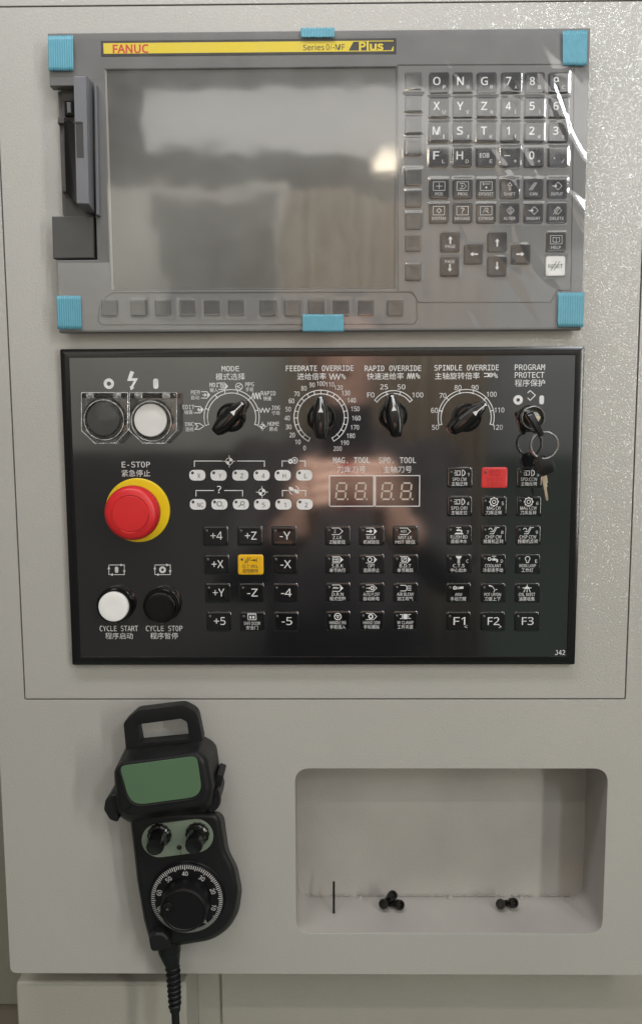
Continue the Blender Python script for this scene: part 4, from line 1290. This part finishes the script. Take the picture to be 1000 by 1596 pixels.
# key in the lock: its head stands out from the barrel and points down to the right
def key_head_points(w, l): return roundpoly([(-w * .55, 0), (w * .55, 0), (w, -l * .35), (w * .9, -l), (-w * .9, -l), (-w, -l * .35)], .002, 4)
a_top, a_bot = P(823, 640, HK + .010), P(847, 680, HK + .024)
t0 = thing('key', 'black-headed key standing in the panel key switch', 'key', (kw.x, kw.y, HK), 'two keys on one ring')
d2 = Vector((a_bot.x - a_top.x, a_bot.y - a_top.y)).normalized(); n2 = Vector((-d2.y, d2.x))
g = G()
def kp(p, q, h): return (p.x + n2.x * q - kw.x, p.y + n2.y * q - kw.y, h)
th = .0022
lo = []
for t, wd, h in ((0, 1.0, .004), (.12, 1.35, .0085), (.5, 1.15, .013), (.85, 1.0, .017), (1.0, .6, .0185)):
    c = a_top.lerp(a_bot, t)
    lo.append([kp(c, -th * wd, h - .0050), kp(c, th * wd, h - .0050), kp(c, th * wd * 1.0, h + .0022), kp(c, -th * wd, h + .0022)])
g.loft(lo)
o = obj('key_head', g, 'knob', t0, smooth=25)
bv = o.modifiers.new('round', 'BEVEL'); bv.width = .0012; bv.segments = 3
g = G(); g.prism(rect(.0068, .0022), -.003, .005)
obj('key_blade', g, 'brass', t0)
# ring
rc = P(847, 694, HK + .012)
rr_ = 20.5 * S1 * .97
g = G()
pts = []
for k in range(49):
    a = 2 * math.pi * k / 48
    pts.append((rr_ * math.cos(a), rr_ * math.sin(a), .0008 * math.sin(a) + .0012 * math.cos(a)))
g.tube(pts, .00085, 8)
pts2 = [(p[0] * .985, p[1] * .985, p[2] + .0014) for p in pts[6:44]]
g.tube(pts2, .0008, 8)
kr = obj('key_ring', g, 'chrome', None, at=(rc.x, rc.y, HK + .012))
tag(kr, 'round steel split ring hanging from the key in the switch', 'key ring')
# spare key hanging from the ring
sk_top = P(843, 708, HK + .012)
t1 = thing('key', 'black-headed spare key hanging from the ring with its blade showing', 'key', (sk_top.x, sk_top.y, HK + .011), 'two keys on one ring')
def sp(x, y): p = P(x, y, HK + .012); return (p.x - sk_top.x, p.y - sk_top.y)
hd = roundpoly([sp(836, 711), sp(846, 709), (sp(858, 716)), sp(865, 725), sp(862, 735), sp(844, 743), sp(838, 738), sp(831, 722)], .0022, 5)
g = G(); g.holed(hd, [circle(sp(846, 713), .0012, 14)], -.0022, .0022, .0010, 3)
obj('key_head', g, 'knob', t1)
bl2 = [sp(843, 742), sp(851.5, 739), sp(853.5, 752), sp(851.8, 754), sp(853, 758), sp(851.5, 760), sp(853.5, 774), sp(854, 780), sp(851, 781), sp(847.5, 764), sp(845.5, 754)]
g = G(); g.prism(bl2, -.0008, .0008, .0003, 1)
obj('key_blade', g, 'brass', t1)
#PART4
# ================================================================== handwheel pendant
pb = P(262, 1470, 0)
pb = (pb.x, pb.y, 0.0)
pen = thing('handwheel_pendant', 'black rubber handwheel pendant with green plates and a numbered dial, hung on the console front', 'pendant', pb)
def pp(x, y, h): p = P(x, y, h); return Vector((p.x - pb[0], p.y - pb[1]))
def offset(poly, d):
    n = len(poly); out = []
    cen = sum((Vector(p[:2]) for p in poly), Vector((0, 0))) / n
    for i in range(n):
        a, b, c = Vector(poly[i - 1][:2]), Vector(poly[i][:2]), Vector(poly[(i + 1) % n][:2])
        t = (c - a)
        if t.length < 1e-9: t = Vector((1, 0))
        t.normalize(); nn = Vector((-t.y, t.x))
        if nn.dot(cen - b) < 0: nn = -nn
        out.append(b + nn * d)
    return out
def shell(base_px, h0, front_px, h1, rad, edge, n=5, ccw=True):
    """rounded body between a base outline and a front outline, both measured at their own height"""
    A = roundpoly([pp(x, y, h0) for x, y in base_px], rad, n)
    B = roundpoly([pp(x, y, h1) for x, y in front_px], rad, n)
    g = G()
    def L(poly, h): return [(p[0], p[1], h) for p in poly][::-1]
    lo = [L(offset(A, edge * .6), h0), L(A, h0 + edge * .5)]
    e = edge
    mixed = [(Vector(a).lerp(Vector(b), (h1 - e - h0) / (h1 - h0))) for a, b in zip(A, B)]
    lo.append(L(mixed, h1 - e))
    for k in (1, 2, 3, 4):
        a = k / 4 * math.pi / 2
        lo.append(L(offset(B, e * (1 - math.cos(a))), h1 - e + e * math.sin(a)))
    g.loft(lo)
    return g
BH = .030
g = shell([(205, 1262), (212, 1310), (218, 1368), (227, 1425), (236, 1468), (282, 1470), (332, 1462), (358, 1444), (373, 1418), (378, 1384), (371, 1349), (357, 1322), (349, 1262)], .004,
          [(201, 1268), (207, 1315), (213, 1372), (224, 1435), (235, 1474), (278, 1474), (326, 1466), (352, 1448), (366, 1422), (371, 1388), (364, 1353), (350, 1326), (341, 1268)], BH,
          [.009, .02, .02, .02, .009, .02, .03, .03, .03, .03, .03, .03, .009], .0042)
obj('body', g, 'rubber', pen, smooth=50)
# head with the sloping hood
HH = .050
g = shell([(188, 1182), (200, 1158), (316, 1143), (338, 1156), (344, 1200), (346, 1252), (328, 1268), (205, 1280), (184, 1268)], .006,
          [(176, 1204), (186, 1191), (308, 1174), (322, 1184), (331, 1232), (326, 1256), (310, 1263), (196, 1277), (181, 1264)], HH,
          [.009, .010, .012, .012, .010, .012, .010, .010, .012], .0058)
head = obj('head', g, 'rubber', pen, smooth=50)
# raised lip round the upper plate, and the plate
GH = HH + .0006
def gplate(pts, rads, h, name, par):
    poly = roundpoly([pp(x, y, h) for x, y in pts], rads, 8)
    g = G(); g.prism(poly, h - .0012, h, .0002, 1)
    return obj(name, g, 'green', par)
gplate([(186, 1194), (307, 1178), (316, 1241), (204, 1256)], [.0045, .0055, .0115, .0125], GH, 'name_plate', head)
lipo = roundpoly([pp(x, y, HH) for x, y in ((184, 1192), (309, 1175.5), (318.5, 1243), (202, 1258.5))], [.0055, .0065, .0125, .0135], 8)
g = G(); q = [(p[0], p[1], HH - .0004) for p in lipo]; g.tube(q + [q[0]], .0012, 8)
obj('lip', g, 'rubber', head)
# side enabling levers
def lump(pts, h0, h1, name, rad=.004, bev=.004):
    poly = roundpoly([pp(x, y, (h0 + h1) / 2) for x, y in pts], rad, 6)
    g = G(); g.prism(poly, h0, h1, bev, 4, True)
    return obj(name, g, 'rubber', pen, smooth=50)
lump([(180, 1226), (190, 1226), (192, 1270), (178, 1265), (169, 1250), (171, 1236)], .012, .040, 'side_lever')
lump([(330, 1222), (344, 1216), (347, 1232), (344, 1246), (330, 1256)], .010, .038, 'side_lever')
lump([(332, 1222), (341, 1196), (351, 1200), (348, 1212), (342, 1230)], .010, .030, 'hook_lug', .0015, .0015)
# carrying handle
ho = roundpoly([pp(x, y, .024) for x, y in ((198, 1166), (194, 1124), (214, 1106), (287, 1097), (308, 1108), (317, 1152))], [.001, .006, .009, .010, .010, .001], 6)
hi = roundpoly([pp(x, y, .024) for x, y in ((221, 1156), (216, 1127), (283, 1118), (292.5, 1123), (296, 1149))], [.001, .0015, .003, .003, .001], 5)
g = G(); g.holed(ho, [hi], .016, .027, .0030, 4)
obj('handle', g, 'rubber', pen, smooth=50)
# lower green plate with two selector knobs
PH2 = BH + .0008
a_, b2_ = pp(248, 1310.5, PH2), pp(305, 1303, PH2)
rad2 = pp(277, 1280, PH2).y - pp(277, 1332, PH2).y
rad2 = rad2 / 2
dd = (b2_ - a_).normalized(); nn = Vector((-dd.y, dd.x))
poly = []
for k in range(17):
    t = math.pi / 2 + math.pi * k / 16; poly.append(a_ + dd * (math.cos(t) * rad2) + nn * (math.sin(t) * rad2))
for k in range(17):
    t = -math.pi / 2 + math.pi * k / 16; poly.append(b2_ + dd * (math.cos(t) * rad2) + nn * (math.sin(t) * rad2))
g = G(); g.prism([(p.x, p.y) for p in poly], PH2 - .0018, PH2, .0002, 1)
gp = obj('switch_plate', g, 'green_pale', pen)
g = G(); g.flat(circle(pp(279.5, 1321, PH2), .0021, 20), PH2 + .0001); g.stroke([pp(281.5, 1327, PH2), pp(282, 1334, PH2)], .0004, PH2 + .0001)
obj('indicator_hole', g, 'print_black', gp, smooth=None)
def selector(x, y, ang):
    c = pp(x, y, PH2)
    r_ = .0072
    g = G()
    def fl2(a, h): return 1 + .03 * math.cos(a * 14) * (1 if h < .016 else .3)
    g.lathe((0, 0), [(r_ * 1.28, 0), (r_ * 1.28, .0022), (r_ * 1.2, .0032), (r_ * 1.02, .0040), (r_ * .97, .012), (r_ * .93, .0185), (r_ * .85, .0198), (r_ * .3, .0202)], 56, wob=fl2)
    o = obj('selector_knob', g, 'knob', pen, at=(c.x + pb[0], c.y + pb[1], PH2))
selector(249, 1301, 200); selector(308, 1299, 110)
# handwheel
dc = pp(291.5, 1401, BH + .0035)
Rw = PX(56, 1400, 290, BH)
g = G(); g.lathe((0, 0), [(Rw * 1.06, -.002), (Rw * 1.06, .0005), (Rw * 1.03, .0014), (Rw * 1.02, .0030), (Rw * 1.0, .0036), (Rw * .64, .0052), (Rw * .3, .0052)], 72)
wh = obj('handwheel', g, 'dial', pen, at=(dc.x + pb[0], dc.y + pb[1], BH))
def cone(r): return .0036 + (1.0 - r) / .36 * .0016 + .00012
g = G()
for k in range(100):
    a = math.radians(-2 + (40 - k) * 3.6)
    d = Vector((math.sin(a), math.cos(a))); q_ = Vector((d.y, -d.x)) * .00026
    r1_, r2_ = .99, (.86 if k % 5 == 0 else .89)
    p1, p2 = d * Rw * r1_, d * Rw * r2_
    g.add([(*(p1 + q_), cone(r1_)), (*(p1 - q_), cone(r1_)), (*(p2 - q_), cone(r2_)), (*(p2 + q_), cone(r2_))], [(0, 1, 2, 3)])
for k in range(0, 100, 10):
    ang = -2 + (40 - k) * 3.6
    a = math.radians(ang)
    c = (math.sin(a) * Rw * .775, math.cos(a) * Rw * .775)
    g.text(str(k), c, (.0046 if k else .0022), .0036, cone(.66) + .0002, rot=-a, weight=.002)
obj('scale_print', g, 'print_white', wh, smooth=None)
g = G(); g.lathe((0, 0), [(Rw * .66, .004), (Rw * .65, .011), (Rw * .645, .0165), (Rw * .62, .0188), (Rw * .56, .0196), (Rw * .54, .0190), (Rw * .2, .0184)], 72)
obj('wheel_hub', g, 'dial', wh)
a = math.radians(285)
fc = (math.sin(a) * Rw * .42, math.cos(a) * Rw * .42)
g = G(); g.lathe(fc, [(Rw * .13, .0184), (Rw * .13, .0200), (Rw * .11, .0206), (Rw * .08, .0204), (Rw * .05, .0196), (Rw * .01, .0195)], 24)
obj('finger_grip', g, 'knob', wh)
c = pp(284, 1343, BH)
g = G(); g.flat(circle(c, .0007, 10), BH + .0005); obj('index_mark', g, 'print_white', pen, smooth=None)
# lug over the cable entry
lump([(236, 1449), (246, 1440), (260, 1440), (268, 1448), (270, 1464), (240, 1471)], .014, BH + .009, 'cable_entry', .004, .005)
# strain relief and cable
ch = .020
path = [pp(262, 1462, ch), pp(265, 1485, ch), pp(269, 1505, ch), pp(271, 1530, ch), pp(272, 1552, ch), pp(273, 1575, ch)]
def lerp_path(t):
    f_ = t * (len(path) - 1); i = min(int(f_), len(path) - 2)
    return path[i].lerp(path[i + 1], f_ - i)
pts, rad = [], []
N_ = 150
for k in range(N_ + 1):
    t = k / N_
    p = lerp_path(t)
    if t < .18: r_ = .0098 - .0008 * t / .18
    elif t < .42: r_ = .0088 - .0034 * (t - .18) / .24
    else: r_ = .0056 - .0012 * (t - .42) / .58
    pts.append((p.x, p.y, ch)); rad.append(r_ - (.0009 if .42 < t < .93 else 0))
g = G(); g.tube(pts, rad, 20)
relief = obj('strain_relief', g, 'rubber', pen, smooth=50)
g = G(); hp = []
for k in range(241):
    t = .40 + .54 * k / 240
    p = lerp_path(t); a = k / 240 * 2 * math.pi * 7.5
    r_ = .0049 - .0010 * (t - .42) / .58
    q = (path[4] - path[3]).normalized(); nq = Vector((-q.y, q.x))
    hp.append((p.x + nq.x * r_ * math.cos(a), p.y + nq.y * r_ * math.cos(a), ch + r_ * math.sin(a)))
g.tube(hp, .00135, 8)
obj('spiral_rib', g, 'rubber', relief, smooth=60)
cpts = [(path[-1].x, path[-1].y + .004, ch)]
p = path[-1]
for k in range(1, 16):
    t = k / 15
    cpts.append((p.x + .012 * t + .02 * t * t, p.y - .26 * t, ch + .012 * math.sin(t * 3)))
g = G(); g.tube(cpts, .0033, 14)
obj('cable', g, 'rubber', pen, smooth=60)

# ================================================================== loose things in the tray
def bolt_mesh():
    g = G()
    R_ = .0042
    prof = [(R_ * .96, 0), (R_, .0004), (R_, .0046), (R_ * .93, .0052), (R_ * .62, .0052)]
    g.lathe((0, 0), prof, 24); g.f.pop()
    hexr = [(R_ * .56 * math.cos(k * math.pi / 12), R_ * .56 * math.sin(k * math.pi / 12)) for k in range(24)]
    n = 24
    o = len(g.v)
    g.add([(R_ * .62 * math.cos(2 * math.pi * k / n), R_ * .62 * math.sin(2 * math.pi * k / n), .0052) for k in range(n)] +
          [(R_ * .52 * math.cos(2 * math.pi * k / n), R_ * .52 * math.sin(2 * math.pi * k / n), .0025) for k in range(n)],
          [(k, (k + 1) % n, n + (k + 1) % n, n + k) for k in range(n)] + [[n + k for k in range(n)]])
    th = []
    for k in range(25):
        th.append((.0023 if k % 2 else .0026, -.0115 + .0115 * k / 24))
    g.lathe((0, 0), [(.0012, -.012)] + th, 14)
    return g
me_bolt = mesh_of('bolt', bolt_mesh(), 35); me_bolt.materials.append(M['steel_dark'])
def bolt(px_, py_, rx, ry, rz, lift, label):
    u_, h_ = PF(px_, py_, ZF + .004)
    o = bpy.data.objects.new('bolt', me_bolt); COL.objects.link(o)
    h_ = max(h_, -RDEP + .006)
    o.location = (u_, -h_, ZF + .0043 + lift); o.rotation_euler = (rx, ry, rz)
    tag(o, label, 'bolt', 'loose bolts on the tray floor')
bolt(599, 1411, math.radians(-28), math.radians(-8), math.radians(-16), .0012, 'black socket bolt, leftmost on the tray floor beside the thin rod')
bolt(609, 1408, math.radians(-48), math.radians(15), math.radians(12), .0058, 'black socket bolt lying on top of the left bolt cluster')
bolt(619, 1412, math.radians(-22), math.radians(20), math.radians(24), .0012, 'black socket bolt at the right of the left bolt cluster')
bolt(780, 1411, math.radians(-25), math.radians(-5), math.radians(-15), .0012, 'black socket bolt, left of the pair near the tray right end')
bolt(796, 1410, math.radians(-30), math.radians(8), math.radians(22), .0014, 'black socket bolt, right of the pair near the tray right end')
u_, h_ = PF(520, 1424, ZF)
top = P(520, 1374, h_ - .004)
g = G(); g.tube([(0, .0006, 0), (0, (top.y - ZF) * .5, -.002), (top.x - u_, top.y - ZF, -.004)], .0010, 6)
tag(obj('hex_key', g, 'steel_dark', None, at=(u_, ZF, h_)), 'thin black rod standing in the tray left of the bolts', 'hex key')

# ================================================================== what the glossy surfaces mirror, behind the camera
g = G()
vs, fs = [], []
n = 200
for k in range(n + 1):
    x = -0.14 + 0.66 * k / n
    d = .045 * math.sin(k * 2 * math.pi * 13 / n) + .012 * math.sin(k * .71)
    for z_ in (0.03, HT + .70): vs.append((x, z_, 2.15 + d))
for k in range(n): fs.append((2 * k, 2 * k + 1, 2 * k + 3, 2 * k + 2))
g.add(vs, fs)
cu = obj('strip_curtain', g, 'curtain', None, at=(0, 0, 0), smooth=60)
sm = cu.modifiers.new('thickness', 'SOLIDIFY'); sm.thickness = .003
tag(cu, 'beige corrugated curtain mirrored in the display film', 'curtain')
pa = thing('reflector_panel', 'grey partition panel added for its pale reflection in the right of the black panel', 'reflector', (1.0, 0, 2.3))  # added panel, gives the black panel's right side a pale reflection
g = G(); g.prism([(-.46, HT - .14), (.6, HT - .14), (.6, HT + .55), (-.46, HT + .55)], 0, .06, .004, 1)
obj('upper_panel', g, 'reflector', pa)
g = G(); g.prism([(-.46, 0), (.6, 0), (.6, HT - .142), (-.46, HT - .142)], 0, .06, .004, 1)
obj('base_panel', g, 'reflector_low', pa)
mo = thing('opposite_machine', 'dark machine cabinet mirrored in the left of the display screen', 'machine', (-0.75, 0, 2.3))
g = G(); g.prism([(-.55, 0), (.60, 0), (.60, HT - .12), (-.55, HT - .12)], .01, .8, .01, 2)
obj('machine_base', g, 'bezel', mo)
g = G(); g.prism([(-.55, HT - .12), (.60, HT - .12), (.60, HT + .78), (-.55, HT + .78)], 0, .8, .01, 2)
g.v = [(a, b, c) for a, b, c in g.v]
obj('cabinet_body', g, 'mach_dark', mo)
g = G(); g.prism([(.17, HT + .33), (.57, HT + .33), (.57, HT + .74), (.17, HT + .74)], -.01, .01, .004, 1)
obj('window_frame', g, 'bezel', mo)
#PART5
# ---- the person taking the picture, mirrored in the black panel
per = thing('person', 'person in a dark jacket holding a phone, mirrored in the black panel', 'person', (0.03, 0, 1.05))
PB_ = WLOC[per.name]
g = G()
def T3(x, z, y): return (x - PB_.x, z, y - PB_.z)          # world x, height, distance from the wall
def limb(pts, rad, n=14):
    """tapered limb through the joints, rounded at both ends"""
    P_, R2 = [], []
    for i in range(len(pts) - 1):
        a, b = Vector(pts[i]), Vector(pts[i + 1])
        for k in range(8):
            t = k / 8; P_.append(a.lerp(b, t)); R2.append(rad[i] + (rad[i + 1] - rad[i]) * t)
    P_.append(Vector(pts[-1])); R2.append(rad[-1])
    d0, d1 = (P_[0] - P_[1]).normalized(), (P_[-1] - P_[-2]).normalized()
    P_ = [P_[0] + d0 * R2[0] * .9, P_[0] + d0 * R2[0] * .6] + P_ + [P_[-1] + d1 * R2[-1] * .6, P_[-1] + d1 * R2[-1] * .9]
    R2 = [R2[0] * .35, R2[0] * .78] + R2 + [R2[-1] * .78, R2[-1] * .35]
    g.tube([T3(*p) for p in P_], R2, n)
def oval(levels, n=28):
    lo = []
    for (x, z, y, rx, ry) in levels:
        lo.append([T3(x + rx * math.cos(2 * math.pi * k / n), z, y - ry * math.sin(2 * math.pi * k / n)) for k in range(n)])
    g.loft(lo)
bx, by = 0.03, 1.08
oval([(bx, .78, by, .155, .11), (bx, .86, by, .175, .125), (bx, 1.0, by, .16, .115), (bx, 1.15, by, .175, .12), (bx, 1.26, by, .20, .115), (bx, 1.315, by, .17, .09), (bx, 1.345, by, .09, .065), (bx, 1.36, by, .05, .045)])
limb([(bx, 1.32, by), (bx, 1.42, by - .015)], [.058, .052])
hx, hz, hy = bx, 1.50, by - .03
oval([(hx, hz - .115, hy - .03, .02, .025), (hx, hz - .10, hy - .02, .045, .055), (hx, hz - .05, hy - .005, .062, .078), (hx, hz, hy, .072, .090), (hx, hz + .05, hy + .005, .073, .092), (hx, hz + .09, hy + .01, .058, .075), (hx, hz + .112, hy + .01, .025, .035)])
limb([(hx, hz + .01, hy - .085), (hx, hz - .025, hy - .102)], [.008, .013], 10)
for s_ in (-1, 1):
    limb([(hx + s_ * .074, hz + .012, hy + .01), (hx + s_ * .076, hz - .02, hy + .005)], [.012, .008], 8)
    limb([(bx + s_ * .09, .82, by), (bx + s_ * .095, .46, by - .01), (bx + s_ * .10, .09, by + .02)], [.092, .060, .042])
    limb([(bx + s_ * .10, .045, by + .03), (bx + s_ * .12, .035, by - .14)], [.042, .036])
# arms come up in front; hands hold the phone by its lower part
phx, phz = 0.026, HT - .062                                # phone centre
for s_ in (-1, 1):
    wr = (phx + s_ * .078, HT - .175, DIST + .045)
    limb([(bx + s_ * .185, 1.285, by), (bx + s_ * .215, 1.06, by - .10), wr], [.058, .048, .030])
    limb([wr, (phx + s_ * .064, HT - .125, DIST + .025)], [.029, .031])                     # palm heel
    limb([(phx + s_ * .060, HT - .135, DIST + .020), (phx + s_ * .058, HT - .085, DIST + .022)], [.024, .022])
    for k in range(4):                                     # fingers lie across the back of the phone
        z_ = HT - .078 - k * .0185
        L_ = (.046, .054, .050, .040)[k]
        limb([(phx + s_ * .060, z_ - .004, DIST + .016), (phx + s_ * .052, z_, DIST - .006), (phx + s_ * (.052 - L_ * .5), z_ + .004, DIST - .008), (phx + s_ * (.052 - L_), z_ + .002, DIST - .0035)],
             [.0098, .0092, .0084, .0070], 10)
    limb([(phx + s_ * .062, HT - .115, DIST + .030), (phx + s_ * .044, HT - .085, DIST + .030), (phx + s_ * .022, HT - .070, DIST + .022)], [.0125, .0105, .0088], 10)
me = mesh_of('body', g, 60)
bo = bpy.data.objects.new('body', me); COL.objects.link(bo)
rm = bo.modifiers.new('join', 'REMESH'); rm.mode = 'VOXEL'; rm.voxel_size = .0045
bpy.context.view_layer.update()
dg = bpy.context.evaluated_depsgraph_get()
m2 = bpy.data.meshes.new_from_object(bo.evaluated_get(dg))
bo.modifiers.clear(); bo.data = m2
m2.materials.clear(); m2.materials.append(M['jacket']); m2.materials.append(M['skin'])
idx = []
for p in m2.polygons:
    w = p.center
    x, z, y = w.x + PB_.x, w.z, PB_.z - w.y
    skin = z > 1.375 or (y < DIST + .075 and z > HT - .23)
    idx.append(1 if skin else 0)
m2.polygons.foreach_set('material_index', idx)
m2.polygons.foreach_set('use_smooth', [True] * len(m2.polygons))
bo.parent = per
WLOC[bo.name] = PB_
# hair, eyes and lips
g = G(); n = 28
lo = []
for z_, rx, ry, dy in ((-.06, .060, .055, .045), (-.02, .076, .068, .036), (.03, .081, .090, .018), (.07, .076, .090, .012), (.105, .052, .066, .012), (.125, .018, .024, .012)):
    lo.append([T3(hx + rx * math.cos(2 * math.pi * k / n), hz + z_ + (.02 if math.sin(2 * math.pi * k / n) > .3 and z_ < .05 else 0), hy + dy - ry * math.sin(2 * math.pi * k / n)) for k in range(n)])
g.loft(lo)
obj('hair', g, 'hair', per, at=(PB_.x, PB_.y, PB_.z), smooth=80)
for s_ in (-1, 1):
    g = G(); g.lathe((0, 0), [(.012, 0), (.010, .004), (.004, .007), (.0005, .0075)], 14)
    obj('eye', g, 'hair', per, at=(hx + s_ * .030, hz + .012, -(0) + hy - .080), smooth=60)
g = G(); g.tube([(-.022, 0, 0), (-.008, .003, .006), (0, .002, .007), (.008, .003, .006), (.022, 0, 0)], [.002, .005, .005, .005, .002], 8)
obj('lips', g, 'skin', per, at=(hx, hz - .062, hy - .085), smooth=60)
for s_ in (-1, 1):
    for k in range(4):
        z_ = HT - .078 - k * .0185 + .002
        L_ = (.046, .054, .050, .040)[k]
        g = G(); g.prism(rrect(.009, .0075, .003), 0, .0012, .0005, 2)
        obj('nail', g, 'nail', per, at=(phx + s_ * (.052 - L_ - .002), z_, DIST - .0035 - .0072), smooth=60)
# the phone: its lens is the camera
g = G(); g.prism(rrect(.078, .160, .009, n=6), -.0045, .0035, .0018, 3, True)
ph = thing('phone', 'dark phone held up in both hands, mirrored in the black panel', 'phone', (phx, HT - .062, DIST + .008))
obj('phone_case', g, 'phone', ph)
g = G(); g.prism(rrect(.024, .034, .006, (-.022, .052)), -.0062, -.0045, .0006, 2)
obj('camera_bump', g, 'knob', ph)
